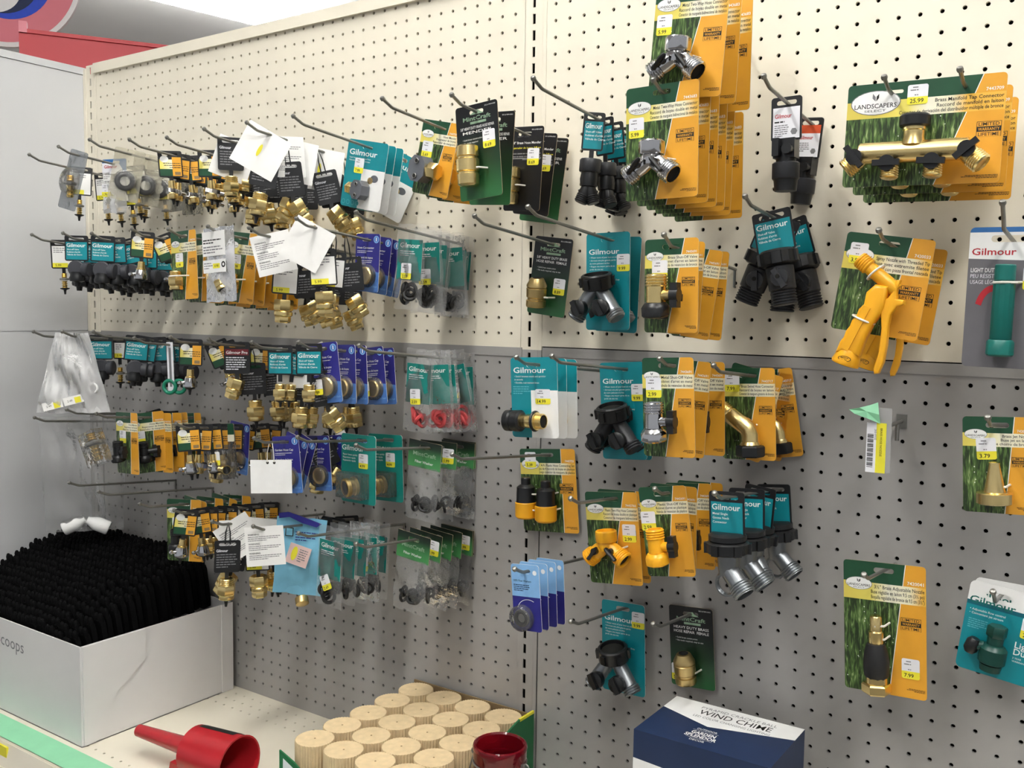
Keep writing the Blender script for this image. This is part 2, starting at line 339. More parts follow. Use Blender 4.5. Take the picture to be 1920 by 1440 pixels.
# room shell
def plane(name, x0, x1, y0, y1, z, m, label, up=True):
    me = bpy.data.meshes.new(name); vs = [(x0, y0, z), (x1, y0, z), (x1, y1, z), (x0, y1, z)]; me.from_pydata(vs, [], [(0, 1, 2, 3) if up else (3, 2, 1, 0)]); me.materials.append(C_(m)); return struct(ob(name, me), label)
plane('floor', -9, 8, -6, 12, 0, 'floorc', 'pale store floor'); plane('ceiling', -9, 8, -6, 12, 3.42, 'tilewhite', 'white store ceiling', False)
LAMPLAB = ['fluorescent strip over the aisle on the left', 'fluorescent strip over the aisle on the right', 'fluorescent strip seen above the pegboard beyond the wall', 'added fluorescent strip, unseen far left, brightening the ceiling']
for k, (x, y, z, l, a) in enumerate(LAMPS):
    t = tag(empty('ceiling_light', (x, y, z), (0, 0, math.radians(a))), LAMPLAB[k], 'ceiling light', 'fluorescent strips')
    h = MB(); h.box(-1.1, 1.1, -l/2/IN, l/2/IN, 1.0, 3.4, 'white'); h.box(-2.4, 2.4, -l/2/IN, -l/2/IN+.8, -.8, 3.0, 'zinc'); h.box(-2.4, 2.4, l/2/IN-.8, l/2/IN, -.8, 3.0, 'zinc'); ob('housing', h.mesh('housing'), t)
    for sx in (-1.7, 1.7): ob('tube', MB().cyl((sx, -l/2/IN+1, .1), (sx, l/2/IN-1, .1), .75, mat('lamp_glow', '#fffefa', emit=LAMP_STRENGTH), seg=10).mesh('tube'), t)
    for sy in (-1, 1): ob('hanger', MB().cyl((0, sy*l*.35/IN, 3.4), (0, sy*l*.35/IN, max(3.5, (3.42-z)/IN)), .12, 'zinc', seg=6).mesh('hanger'), t)
# red header and round sign beyond the end panel
def rayp(u, v, r): 
    q = RW.T @ np.array([(u-960)/CF, (v-720)/CF, 1.0]); q /= math.hypot(q[0], q[1]); w = CC+q*r; return Vector((w[0]*IN, w[1]*IN, (Z0+w[2])*IN))
a = rayp(35, 57, 130); c = rayp(310, 88, 130); dr = (c-a); dr.z = 0; dr.normalize(); L_ = 60
hb = MB(); hb.box(0, L_, 0, .6, -26, 0, 'signred'); hb.box(0, L_, -.25, .9, -.2, .25, 'signred')
red = tag(empty('header_board', a, (0, 0, math.atan2(dr.y, dr.x))), 'red header board rising behind the white end panel', 'sign'); ob('board', hb.mesh('board'), red)
ob('clip', MB().box(0, .9, -.3, 1.0, -.2, 1.1, 'pink').mesh('clip'), red)
p = rayp(10, -50, 150); R_ = 9.75
sg = tag(empty('round_sign', p, (0, 0, math.atan2(dr.y, dr.x)-.25)), 'round pink sign with white rim and blue letter above the end panel', 'sign')
b = MB(); b.lathe([(R_, 0), (R_, .6)], 'white', Matrix.Rotation(-math.pi/2, 4, 'X'), 64); b.oval(0, 0, R_*.935, R_*.935, -.02, 'pink', 64); ob('disc', fixn(b.mesh('disc')), sg)
s = R_/132
b = MB(); b.oval(5*s, -5*s, 77*s, 77*s, -.05, 'signblue', 48); b.oval(-5*s, -16*s, 62*s, 56*s, -.08, 'navy', 40); b.oval(-18*s, -28*s, 45*s, 43*s, -.11, 'white', 40); ob('letter', b.mesh('letter'), sg)
# base shelf with punched rows, price rail and green tape
JS = 51.9; SH = empty('base_shelf', W(0, JS, 0)); tag(SH, 'cream perforated base shelf below the left pegboard bay', 'shelf')
def shelf_top(x0, x1):
    n0 = math.ceil(x0+.6); cells = [(float(i), -d) for i in range(n0, int(x1)) for d in (1.0, 2.0, 3.0, 13.3)]
    b = MB(); o = len(b.v); rows = {}
    h = holed([c for c in cells if c[1] > -4], 0, 0, .1, .08, 'cream', 's', x0, x1, -12.8, 0, 1, 1); g = holed([c for c in cells if c[1] < -4], 0, 0, .1, .08, 'cream', 's', x0, x1, -16.2, -12.8, 1, 1)
    for q in (h, g): b.add([(p.x, p.z, -p.y) for p in q.v], q.f, 'cream')
    b.box(x0, x1, -16.2, 0, -1.2, -.12, 'dark'); b.box(x0, x1, -16.24, -16.1, -1.3, .0, 'cream'); return fixn(b.mesh('shelf_board'))
ob('shelf_board', shelf_top(-2.6, 46.3), SH)
b = MB(); M_ = Matrix.Translation((0, -16.25, -.1)) @ Matrix.Rotation(math.radians(-14), 4, 'X'); b.box(-2.6, 46.3, -.12, 0, -1.7, 0, 'cream', M_); b.box(-2.6, 46.3, -.3, 0, -1.8, -1.62, 'cream', M_); ob('price_rail', b.mesh('price_rail'), SH)
b = MB(); b.box(-2.5, 46.2, -16.15, -14.15, .004, .02, 'tapegreen'); ob('green_tape', b.mesh('green_tape'), SH, label='strip of green masking tape along the front edge')
b = MB(); b.box(11.6, 13.2, -16.6, -16.45, -1.5, -.25, 'yellow'); ob('price_label', b.mesh('price_label'), SH)
SH2 = empty('base_shelf', W(0, JS, 0)); tag(SH2, 'cream base shelf under the right pegboard bay', 'shelf'); ob('shelf_board', shelf_top(46.5, 94), SH2)

# ------------------------------------------------------------------ fittings (inches, local frame: x right, y into the wall, z up)
def thr(r, z0, z1, n=4, d=.9):          # thread profile
    o = []
    for k in range(n):
        a = z0+(z1-z0)*k/n; h = (z1-z0)/n; o += [(r*d, a+.02*h), (r, a+.35*h), (r, a+.6*h), (r*d, a+.95*h)]
    return o
HEX = 6
def hexnut(b, p0, p1, r, m, bore=None):
    b.lathe([(r*.9, 0), (r, .06), (r, (Vector(p1)-Vector(p0)).length-.06), (r*.9, (Vector(p1)-Vector(p0)).length)], m, frame(p0, Vector(p1)-Vector(p0), .3), 6)
def open_end(b, p, d, r, m='dark'):      # disc in an open end; default dark colour stands in for the bore's shade
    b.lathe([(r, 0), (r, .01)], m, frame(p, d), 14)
def lever(b, p, d, l, m='blackp', w=.14, up=(0, -1, 0)):
    p = Vector(p); d = Vector(d).normalized(); b.cyl(p, p+Vector(up)*.28, .17, m); q = p+Vector(up)*.28
    M = frame(q-d*l*.35, d); b.lathe([(.10, 0), (w*1.15, l*.1), (w*1.25, l*.35), (w, l*.7), (w*1.1, l*.95), (w*.6, l)], m, M @ Matrix.Diagonal((1, .6, 1, 1)), 10)
def f_splitter(metal, leverm='blackp', cap=None):
    """two-way Y: socket on top, two threaded legs with levers"""
    b = MB(); yy = -.55; cap = cap or metal
    b.lathe([(.50, 0), (.53, .05), (.53, .5), (.48, .56), (.44, .56), (.42, .3)], cap, frame((0, yy, .42), (0, 0, 1)), 18)
    b.lathe([(.40, 0), (.46, .22), (.40, .46)], metal, frame((0, yy, 0), (0, 0, 1)), 14)
    for s in (-1, 1):
        d = Vector((s*.80, -.12, -.58)); M = frame((s*.12, yy, .2), d)
        b.lathe([(.34, 0), (.38, .35), (.38, .62), (.44, .66)]+thr(.46, .70, 1.12, 4)+[(.40, 1.14), (.36, 1.14), (.34, .95)], metal, M, 14)
        open_end(b, M @ Vector((0, 0, 1.0)), d, .34)
    lv = []
    for s in (-1, 1): q = MB(); lever(q, (s*.42, yy-.33, .02), (s*.65, 0, -.75), .78, leverm); lv.append(q)
    return b, lv
def f_gily(leg='alloy'):
    b = MB(); yy = -.6
    b.lathe([(.55, 0), (.62, .04), (.62, .55), (.56, .6), (.50, .6), (.46, .3)], 'blackp', frame((0, yy, .35), (0, -.25, 1)), 18)
    open_end(b, (0, yy-.11, .80), (0, -.25, 1), .46)
    for k in range(6):
        a = math.radians(60*k+20); M = frame((0, yy, .35), (0, -.25, 1)); b.box(.56, .70, -.10, .10, .12, .48, 'blackp', M @ Matrix.Rotation(a, 4, 'Z'))
    for s in (-1, 1):
        d = Vector((s*.55, -.1, -.80)); M = frame((s*.1, yy, .42), d)
        b.lathe([(.26, 0), (.30, .4), (.31, 1.15)]+thr(.36, 1.2, 1.5, 3)+[(.3, 1.52)], leg, M, 14)
    lv = []
    for s, q in ((-1, (-.52, yy-.36, -.42)), (1, (.42, yy-.40, -.40))):
        k = MB(); k.lathe([(.30, 0), (.34, .08), (.34, .3), (.24, .36)], 'blackp', frame(q, (s*.1, -1, 0)), 14); k.box(-.1, .1, -.32, .32, .3, .5, 'blackp', frame(q, (s*.1, -1, 0), .5)); lv.append(k)
    return b, lv
def f_shutoff(body, collar, leverm='blackp', top=None):
    b = MB(); yy = -.5; top = top or body
    b.lathe([(.34, 0)]+[(.34, .5)]+thr(.38, .55, .95, 4)+[(.34, .97), (.28, .97), (.26, .7)], body, frame((0, yy, -.05), (0, 0, 1)), 16)
    b.lathe([(.44, 0), (.5, .06), (.5, .34), (.44, .42), (.36, .5)], collar, frame((0, yy, -.52), (0, -.15, 1)), 8)
    open_end(b, (0, yy+.02, -.525), (0, .15, -1), .36, 'brass_dull')
    b.cyl((.2, yy, .2), (.62, yy-.05, .2), .19, body)
    lv = MB(); lv.box(.60, .86, yy-.22, yy+.12, -.22, .62, leverm); lv.cyl((.58, yy-.05, .2), (.88, yy-.05, .2), .24, leverm)
    return b, lv
def f_manifold():
    b = MB(); yy = -.75
    b.lathe([(.40, 0), (.44, .05), (.44, 4.1), (.40, 4.15)], 'brass', frame((-2.08, yy, 0), (1, 0, 0)), 18)
    b.lathe([(.5, 0), (.42, .3), (.42, .55), (.46, .58), (.46, .72)], 'brass', frame((0, yy, .25), (0, 0, 1)), 16)
    b.lathe([(.55, 0), (.60, .06), (.60, .42), (.52, .5)], 'blackp', frame((0, yy, .95), (0, 0, 1)), 12)
    for s in (-1, 1):
        d = Vector((s*.75, -.15, -.66)); M = frame((s*1.85, yy, .0), d); b.lathe([(.36, 0), (.4, .4)]+thr(.43, .5, .98, 5)+[(.36, 1.0), (.32, .8)], 'brass', M, 14); open_end(b, M @ Vector((0, 0, .9)), d, .33, 'brass_dull')
        d = Vector((0, -.2, -1)); M = frame((s*.82, yy, -.1), d); b.lathe([(.3, 0), (.36, .4)]+thr(.37, .48, .95, 5)+[(.3, .97)], 'brass', M, 14)
    lv = []
    for x, z, a in ((-2.15, -.18, .9), (-.86, -.48, 0), (.82, -.48, .05), (2.05, -.08, -.7)):
        q = MB(); q.cyl((x, yy-.35, z), (x, yy-.62, z), .32, 'blackp', seg=16); M = Matrix.Translation((x, yy-.66, z)) @ Matrix.Rotation(a, 4, 'Y'); q.box(-.52, .52, -.10, .08, -.12, .12, 'blackp', M); lv.append(q)
    return b, lv
def f_swivel():
    b = MB(); yy = -.5
    d = Vector((.75, 0, -.55)); M = frame((-.95, yy, .95), d); b.lathe([(.30, -.0), (.34, .02)]+thr(.37, .05, .42, 4)+[(.32, .44), (.36, .5), (.36, 1.1), (.34, 1.3)], 'brass', M, 14); open_end(b, M @ Vector((0, 0, .01)), -d, .27, 'brass_dull')
    b.tube([(-.02, yy, .27), (.2, yy, .1), (.28, yy, -.15), (.28, yy, -.5)], .37, 'brass', 14); b.lathe([(.42, 0), (.45, .08), (.4, .2)], 'brass', frame((.28, yy, -.62), (0, 0, 1)), 16)
    h = MB(); hexnut(h, (.28, yy, -1.05), (.28, yy, -.58), .58, 'blackp'); return b, h
def f_snap():
    b = MB(); y = -.55; b.lathe([(.42, 0), (.5, .05), (.5, .3), (.44, .36), (.44, .42), (.5, .48), (.5, .82), (.4, .9)], 'blackp', frame((-1.15, y, 0), (1, 0, 0)), 18)
    c = MB(); c.lathe([(.3, 0), (.3, .3), (.33, .34), (.33, .75), (.26, .8)], 'brass', frame((-.3, y, 0), (1, 0, 0)), 16); c.lathe([(.42, 0), (.42, .18), (.36, .2)]+thr(.36, .22, .5, 4)+[(.34, .52), (.3, .52), (.28, .2)], 'brass', frame((.40, y, 0), (1, 0, 0)), 16); open_end(c, (.85, y, 0), (1, 0, 0), .29)
    e = MB(); e.torus((.46, y, 0), (1, 0, 0), .42, .07, 'blackp'); return b, c, e
def f_quick():
    o = []
    for x, z in ((-.55, 0), (.5, -.12)):
        b = MB(); M = frame((x, -.5, z), (.05, 0, 1)); b.lathe([(.42, -.5), (.50, -.42), (.50, .2), (.46, .24)], 'yellowp', M, 18, ns=1, scal=-.03); c = MB(); c.lathe([(.46, .24), (.44, .3), (.42, .9), (.3, 1.0), (.22, 1.04), (.22, 1.3), (.18, 1.34)], 'blackp', M, 16); o += [('collar', b), ('black_coupler', c)]
    return o
def f_mender_brass():
    b = MB(); y = -.45; b.lathe([(.42, -1.0), (.55, -.92), (.58, -.45), (.5, -.42), (.5, -.34), (.6, -.28), (.6, .28), (.5, .34), (.5, .42), (.58, .45), (.55, .92), (.42, 1.0), (.3, 1.0)], 'brass', frame((0, y, 0), (.03, 0, 1)), 10); return b
def f_female():
    b = MB(); y = -.5; b.lathe([(.40, -.62), (.42, -.55), (.42, -.35), (.36, -.32), (.36, -.25), (.42, -.2), (.43, .15), (.38, .2), (.43, .22), (.43, .3), (.28, .58), (.2, .6)], 'brass_dull', frame((0, y, 0), (0, -.12, 1)), 18); open_end(b, (0, y-.075, .6), (0, -.12, 1), .19); return b
def f_clamp():
    b = MB(); y = -.45; b.prism([(-.1, .62), (.35, .62), (.62, .3), (.62, -.3), (.35, -.62), (-.1, -.62), (-.38, -.3), (-.38, .3)], y-.38, y+.38, 'clampgrey')
    c = MB(); hexnut(c, (-.38, y, 0), (-.95, y, 0), .42, 'brass'); c.lathe(thr(.36, 0, .3, 3), 'brass', frame((-.62, y, 0), (-1, 0, 0)), 14)
    d = []
    for z in (.36, -.36): e = MB(); d.append(e); e.cyl((.12, y-.38, z), (.12, y-.44, z), .11, 'ink'); e.torus((.12, y-.43, z), (0, 1, 0), .11, .025, 'zinc', 12, 5)
    return b, c, d
def f_adjust():
    b = MB(); y = -.5; b.lathe([(.20, 1.55), (.24, 1.5), (.24, .95), (.30, .9), (.30, .35), (.26, .3)][::-1], 'brass', frame((0, y, 0), (0, 0, 1)), 14)
    c = MB(); c.lathe([(.40, -1.0), (.50, -.85), (.52, -.3), (.46, .1), (.36, .4), (.28, .45)], 'blackrubber', frame((0, y, 0), (0, 0, 1)), 20, ns=1, scal=-.05)
    d = MB(); d.lathe([(.42, 0), (.42, .3)], 'brass', frame((0, y, -1.2), (0, 0, 1)), 14); hexnut(d, (0, y, -1.62), (0, y, -1.2), .58, 'brass'); return b, c, d
def f_jet():
    b = MB(); y = -.5; b.lathe([(.60, -.72), (.66, -.68), (.66, -.3), (.6, -.26), (.40, -.25), (.36, -.1), (.2, .8), (.2, .88), (.12, .9)], 'brass', frame((0, y, 0), (0, 0, 1)), 20, ns=0); return b
def f_spray():
    """pistol nozzle: threaded tail top left, barrel down to the flared head, trigger lever on the right"""
    y = -.75; b = MB()
    prof = [(-.30, .62), (.30, .62), (.30, -.35), (.2, -.7), (-.05, -1.2), (-.25, -2.0), (-.35, -2.75), (-1.45, -2.75), (-1.33, -2.2), (-1.22, -2.0), (-1.18, -1.7), (-1.05, -1.45), (-1.0, -1.15), (-.85, -.9), (-.8, -.6), (-.62, -.35), (-.62, .2)]
    b.bprism(prof, y-.45, y+.34, 'yellowp', .2); b.box(-.62, -.28, y-.52, y-.40, -2.7, -.5, 'yellowp', Matrix.Translation((-.18, 0, -.6)) @ Matrix.Rotation(.28, 4, 'Y') @ Matrix.Translation((.18, 0, .6)))
    M = frame((-1.15, y, 1.55), (.85, 0, -.52)); b.lathe([(.3, -.2), (.36, -.18)]+thr(.40, -.15, .42, 5)+[(.3, .45), (.32, .6), (.34, 1.95), (.3, 2.05)], 'yellowp', M, 14)
    h = MB(); h.lathe([(.62, 0), (.66, .1), (.52, .62), (.48, .72)], 'yellowp', frame((-.98, y, -3.25), (.16, 0, 1)), 20); open_end(h, (-.985, y, -3.26), (-.16, 0, -1), .55)
    h.oval(-.9, -2.95, .3, .13, y-.60, 'ink', 20); h.oval(-.9, -2.95, .27, .105, y-.605, 'yellowp', 20); h.text('MADE IN', -.9, -2.94, .09, 'ink', y-.61, 'C', .02); h.text('CHINA', -.9, -3.03, .08, 'ink', y-.61, 'C', .02)
    tr = MB(); tp = [(.55, .95), (.72, .98), (.66, .45), (.72, .12), (1.05, .1), (1.08, -.08), (.82, -.2), (.62, -.62), (.62, -1.2), (.72, -2.0), (.74, -2.8), (.62, -3.35), (.45, -3.42), (.38, -3.2), (.45, -2.4), (.35, -1.3), (.2, -.7), (.02, -.25), (.12, -.05), (.35, .1), (.5, .4)]
    tr.bprism(tp, y-.30, y+.2, 'yellowp', .08); w = MB(); w.tube([(.22, y-.05, .75), (.42, y-.1, .95), (.44, y-.1, .55), (.3, y-.05, .4)], .035, 'zinc', 6); w.cyl((-.12, y-.42, -.25), (-.12, y-.4, -.25), .07, 'kraft')
    t = MB(); t.torus((-.45, y-.02, 1.15), (.75, 0, -.6), .46, .05, 'tie'); t.torus((-.55, y-.02, -1.05), (.25, 0, 1), .52, .05, 'tie')
    return [('body', b), ('head', h), ('trigger', tr), ('spring_wire', w), ('cable_tie', t)]
def f_twist():
    b = MB(); y = -.5; b.lathe([(.40, .9), (.44, .95), (.44, 1.6), (.4, 1.65)], 'tealp', frame((0, y, 0), (0, 0, 1)), 16); b.lathe([(.42, -1.75), (.46, -1.7), (.46, .85), (.4, .9)], 'tealp', frame((0, y, 0), (0, 0, 1)), 28, ns=1, scal=-.06); b.lathe([(.5, -2.5), (.58, -2.42), (.58, -1.85), (.5, -1.75)], 'tealp', frame((0, y, 0), (0, 0, 1)), 8); return b
def f_lds():
    b = MB(); y = -.45; hexnut(b, (0, y, .45), (0, y, .95), .42, 'dgreenp'); b.lathe([(.32, .0), (.34, .45)], 'dgreenp', frame((0, y, 0), (0, 0, 1)), 14); b.lathe([(.5, -.75), (.56, -.7), (.56, -.1), (.44, .05), (.34, .1)], 'dgreenp', frame((0, y, 0), (0, 0, 1)), 18); b.lathe([(.42, -1.1), (.46, -.8)], 'dgreenp', frame((0, y, 0), (0, 0, 1)), 16); b.cyl((-.4, y, -.1), (-.75, y-.05, -.15), .22, 'dgreenp'); l = MB(); l.lathe([(.2, -.35), (.3, -.2), (.3, .2), (.2, .35)], 'blackp', frame((-.85, y-.05, -.2), (.25, 0, 1)), 12); return b, l
def f_goose():
    b = MB(); b.lathe([(.62, 0), (.70, .06), (.70, .36), (.62, .42), (.58, .42), (.62, .46), (.62, .62), (.5, .7)], 'blackp', frame((0, 0, -.35), (0, 0, 1)), 18, ns=0)
    for k in range(6): b.box(.62, .76, -.12, .12, .02, .36, 'blackp', Matrix.Translation((0, 0, -.35)) @ Matrix.Rotation(k*math.pi/3+.3, 4, 'Z'))
    c = MB(); c.lathe([(.30, 0), (.34, .4), (.36, .75)], 'alloy', frame((0, 0, -1.05), (0, 0, 1)), 12); d = Vector((.62, -.2, -.70)); M = frame((.0, 0, -.85), d); c.lathe([(.30, 0), (.31, .6), (.36, .62)]+thr(.38, .64, 1.0, 4)+[(.34, 1.02), (.3, 1.02), (.29, .8)], 'alloy', M, 14); open_end(c, M @ Vector((0, 0, .9)), d, .28)
    r = MB(); r.torus((-.05, -.05, -1.35), (.25, 1, .1), .36, .06, 'alloy', 20, 6); r2 = MB(); r2.torus((-.05, -.14, -1.37), (.25, 1, .1), .36, .05, 'alloy', 20, 6); return b, c, r, r2
def f_valve():
    b = MB(); b.lathe([(.50, 0), (.58, .05), (.58, .42), (.5, .5), (.46, .5), (.44, .3)], 'blackp', frame((0, 0, -.5), (0, 0, 1)), 18)
    for k in range(7): b.box(.52, .63, -.11, .11, .06, .42, 'blackp', Matrix.Translation((0, 0, -.5)) @ Matrix.Rotation(k*2*math.pi/7, 4, 'Z'))
    b.lathe([(.34, -1.75)]+thr(.40, -1.75, -1.3, 5)+[(.42, -1.25), (.44, -.55), (.4, -.5)], 'charcoal', frame((0, 0, 0), (0, 0, 1)), 16)
    l = MB(); l.lathe([(.28, 0), (.3, .1), (.26, .16)], 'charcoal', frame((.1, -.38, -.92), (.1, -1, 0)), 16); l.box(-.09, .09, -.34, .3, .1, .32, 'charcoal', frame((.1, -.38, -.92), (.1, -1, 0), .4)); l.cyl((.12, -.70, -.88), (.12, -.715, -.88), .07, 'dark'); return b, l
def f_tap():
    b = MB(); b.lathe([(.44, 0), (.47, .05), (.47, .5), (.44, .55)], 'charcoal', frame((0, 0, -.6), (0, 0, 1)), 24, ns=1, scal=-.03); b.lathe([(.36, 0), (.4, .3), (.36, .62)], 'blackp', frame((0, 0, -1.2), (0, 0, 1)), 14)
    c = MB()
    for s in (-1, 1): M = frame((0, 0, -1.1), (s*.35, -.1, -1)); c.lathe([(.24, 0), (.28, .5)]+thr(.3, .52, .85, 4)+[(.26, .87)], 'blackp', M, 12); c.box(-.08, .08, -.5, -.2, .1, .65, 'blackp', M)
    return b, c
def f_blackvalve():
    b = MB(); b.box(-.42, .42, -.3, .3, -.75, 0, 'blackp'); b.lathe([(.5, 0), (.54, .05), (.54, .6), (.46, .66)], 'charcoal', frame((0, 0, -1.55), (0, 0, 1)), 20, ns=1, scal=-.04); b.lathe([(.42, 0), (.46, .4), (.5, .5)], 'blackp', frame((0, 0, -2.0), (0, 0, 1)), 14); b.lathe([(.38, 0), (.4, .7)], 'blackp', frame((0, 0, -1.0), (0, 0, 1)), 12)
    l = MB(); l.box(-.36, -.1, -.62, -.28, -.7, -.02, 'blackp'); l.lathe([(.2, 0), (.2, .3)], 'blackp', frame((.2, -.3, -.45), (0, -1, 0)), 12); return b, l
# small fittings that hang from tags
def s_hex(big=1.0, m='brass'):
    b = MB(); g = big; b.lathe([(.30*g, -.36*g)]+thr(.34*g, -.36*g, 0, 4)+[(.3*g, .02)], m, frame((0, 0, -.06), (0, 0, 1)), 14); hexnut(b, (0, 0, -.85*g), (0, 0, -.36*g), .44*g, m); b.lathe([(.36*g, 0), (.38*g, .06), (.36*g, .2*g)], m, frame((0, 0, -1.05*g), (0, 0, 1)), 14); open_end(b, (0, 0, -1.055*g), (0, 0, -1), .26*g); return b
def s_hex2(m='brass'):
    b = MB(); hexnut(b, (0, 0, -.5), (0, 0, 0), .44, m); b.lathe([(.38, -.75), (.42, -.7), (.42, -.56), (.36, -.5)], m, frame((0, 0, 0), (0, 0, 1)), 16); hexnut(b, (0, 0, -1.05), (0, 0, -.72), .36, m); return b
def s_chrome():
    b = MB(); b.lathe([(.2, 0), (.22, -.4), (.28, -.42), (.28, -.5)][::-1], 'brass', frame((0, 0, 0), (0, 0, 1)), 12); b.lathe([(.4, -1.05), (.42, -.98), (.36, -.7), (.3, -.5)], 'chrome', frame((0, 0, 0), (0, 0, 1)), 16, ns=1, scal=-.05)
    k = MB(); k.cyl((-.2, -.1, -.75), (-.52, -.2, -.8), .1, 'chrome'); k.lathe([(.05, -.12), (.14, -.05), (.14, .05), (.05, .12)], 'chrome', frame((-.55, -.2, -.8), (0, 0, 1)), 10); return b, k
def s_chrome2():
    b = MB(); b.lathe([(.22, 0), (.24, -.45), (.24, -.5)][::-1], 'brass', frame((0, 0, 0), (0, 0, 1)), 12); hexnut(b, (-.35, -.1, -.62), (.5, .1, -.78), .26, 'chrome'); b.cyl((.4, .08, -.76), (.75, .15, -.84), .15, 'chrome'); c = MB(); c.lathe([(.34, 0), (.36, .05), (.36, .3), (.3, .34)], 'brass', frame((0, 0, -1.15), (0, 0, 1)), 14); return b, c
def s_barb(m='brass'):
    b = MB(); p = []
    for k in range(4): p += [(.14, k*.16), (.2, k*.16+.12)]
    b.lathe(p[::-1] and [(r, -1.15+z) for r, z in p], m, None, 12); b.lathe([(.3, -.5), (.32, -.44), (.32, -.4), (.28, -.36)], 'zinc', None, 8); b.lathe([(r, -.36+z*.55) for r, z in p], m, None, 12); return b
def s_knob():
    b = MB(); b.lathe([(.42, 0), (.5, .06), (.5, .32), (.44, .38)], 'greyp', frame((0, .1, -.35), (0, -1, .0)), 22); b.lathe([(.40, 0), (.46, .05), (.46, .35), (.4, .4)], 'greyp', frame((.35, .1, -.4), (1, -.2, 0)), 18)
    c = MB(); c.lathe([(.16, -1.45), (.2, -1.2), (.44, -1.12), (.48, -.95), (.42, -.8), (.42, -.6), (.36, -.55)], 'blackp', None, 18); return b, c
def s_cap():
    b = MB(); b.lathe([(.06, -1.5), (.1, -1.2), (.3, -1.12), (.32, -1.05)], 'blackp', None, 12); return b
def s_ring(m='greenrub', R=.42, r=.13):
    b = MB(); b.torus((0, 0, -R-r), (.2, -1, 0), R, r, m, 22, 10); return b

# ------------------------------------------------------------------ printed parts
STICK = {}
def sticker(price, x, z, rot=0.0, w=.82, h=.98, y=-.012, off=(0, 0, 0)):
    b = MB(off); M = Matrix.Translation((x, 0, z)) @ Matrix.Rotation(-rot, 4, 'Y')
    o = rrect(-w/2, w/2, -h/2, h/2, .09, 3); cut = -h/2+h*.38
    up_ = [q for q in o if q[1] >= cut]; dn = [q for q in o if q[1] < cut]
    b.prism([(w/2, cut)]+up_[:8]+[(-w/2, cut)], y-.006, y+.006, 'stickwhite', M); b.prism([(-w/2, cut)]+[q for q in o if q[1] < cut]+[(w/2, cut)], y-.006, y+.006, 'yellow', M)
    yy = y-.008
    for zz, ww in ((h*.34, .5), (h*.20, .72), (cut/h*h+.06, .3)):
        s = MB(); s.lines(-w*ww/2, w*ww/2, zz, 1, .1, .045, 'greyink', yy, rnd=random.Random(int(ww*50))); b.add(s.v, s.f, 'greyink', M)
    if price:
        s = MB(); s.text(price, -w*.36, -h*.42, .26, 'ink', yy, 'L', .012); b.add(s.v, s.f, 'ink', M)
    return b.mesh('price_sticker')
def logo_ls(b, cx, cz, rx, y):
    b.oval(cx, cz, rx*1.04, rx*.52, y, 'greyink'); b.oval(cx, cz, rx, rx*.49, y-.003, 'white')
    yy = y-.006; b.text('LANDSCAPERS', cx, cz-rx*.22, rx*.27, 'ink', yy, 'C', .01, width=rx*1.75); b.text('SELECT', cx, cz-rx*.38, rx*.13, 'ink', yy, 'C', width=rx*.9)
    b.flat([(cx, cz+rx*.06), (cx-rx*.14, cz+rx*.2), (cx-rx*.13, cz+rx*.4), (cx-rx*.01, cz+rx*.25)], yy, 'greyink'); b.flat([(cx+rx*.02, cz+rx*.06), (cx+rx*.03, cz+rx*.27), (cx+rx*.13, cz+rx*.38), (cx+rx*.13, cz+rx*.2)], yy, 'ink')
def limited(b, x0, x1, z, y):
    w = x1-x0; h = w*.22
    b.rect(x0, x1, z-h*3.05, z, y, 'ink'); b.rect(x0+.02, x1-.02, z-h, z-.02, y-.002, 'orange'); b.rect(x0+.02, x1-.02, z-h*3.03, z-h*2.02, y-.002, 'orange')
    b.text('LIMITED', (x0+x1)/2, z-h*.85, h*.95, 'ink', y-.004, 'C', .012, width=w*.84); b.text('WARRANTY', (x0+x1)/2, z-h*1.82, h*.85, 'orange', y-.004, 'C', .012, width=w*.86); b.text('LIFETIME', (x0+x1)/2, z-h*2.86, h*.95, 'ink', y-.004, 'C', .012, width=w*.84)
BAND = lambda: ramp_print('ls_band', 0, [(.05, '#d9c65a'), (.35, '#e4d667'), (.55, '#f1edd8'), (.78, '#efe9c8'), (.92, '#e9b648')], size=4.2)
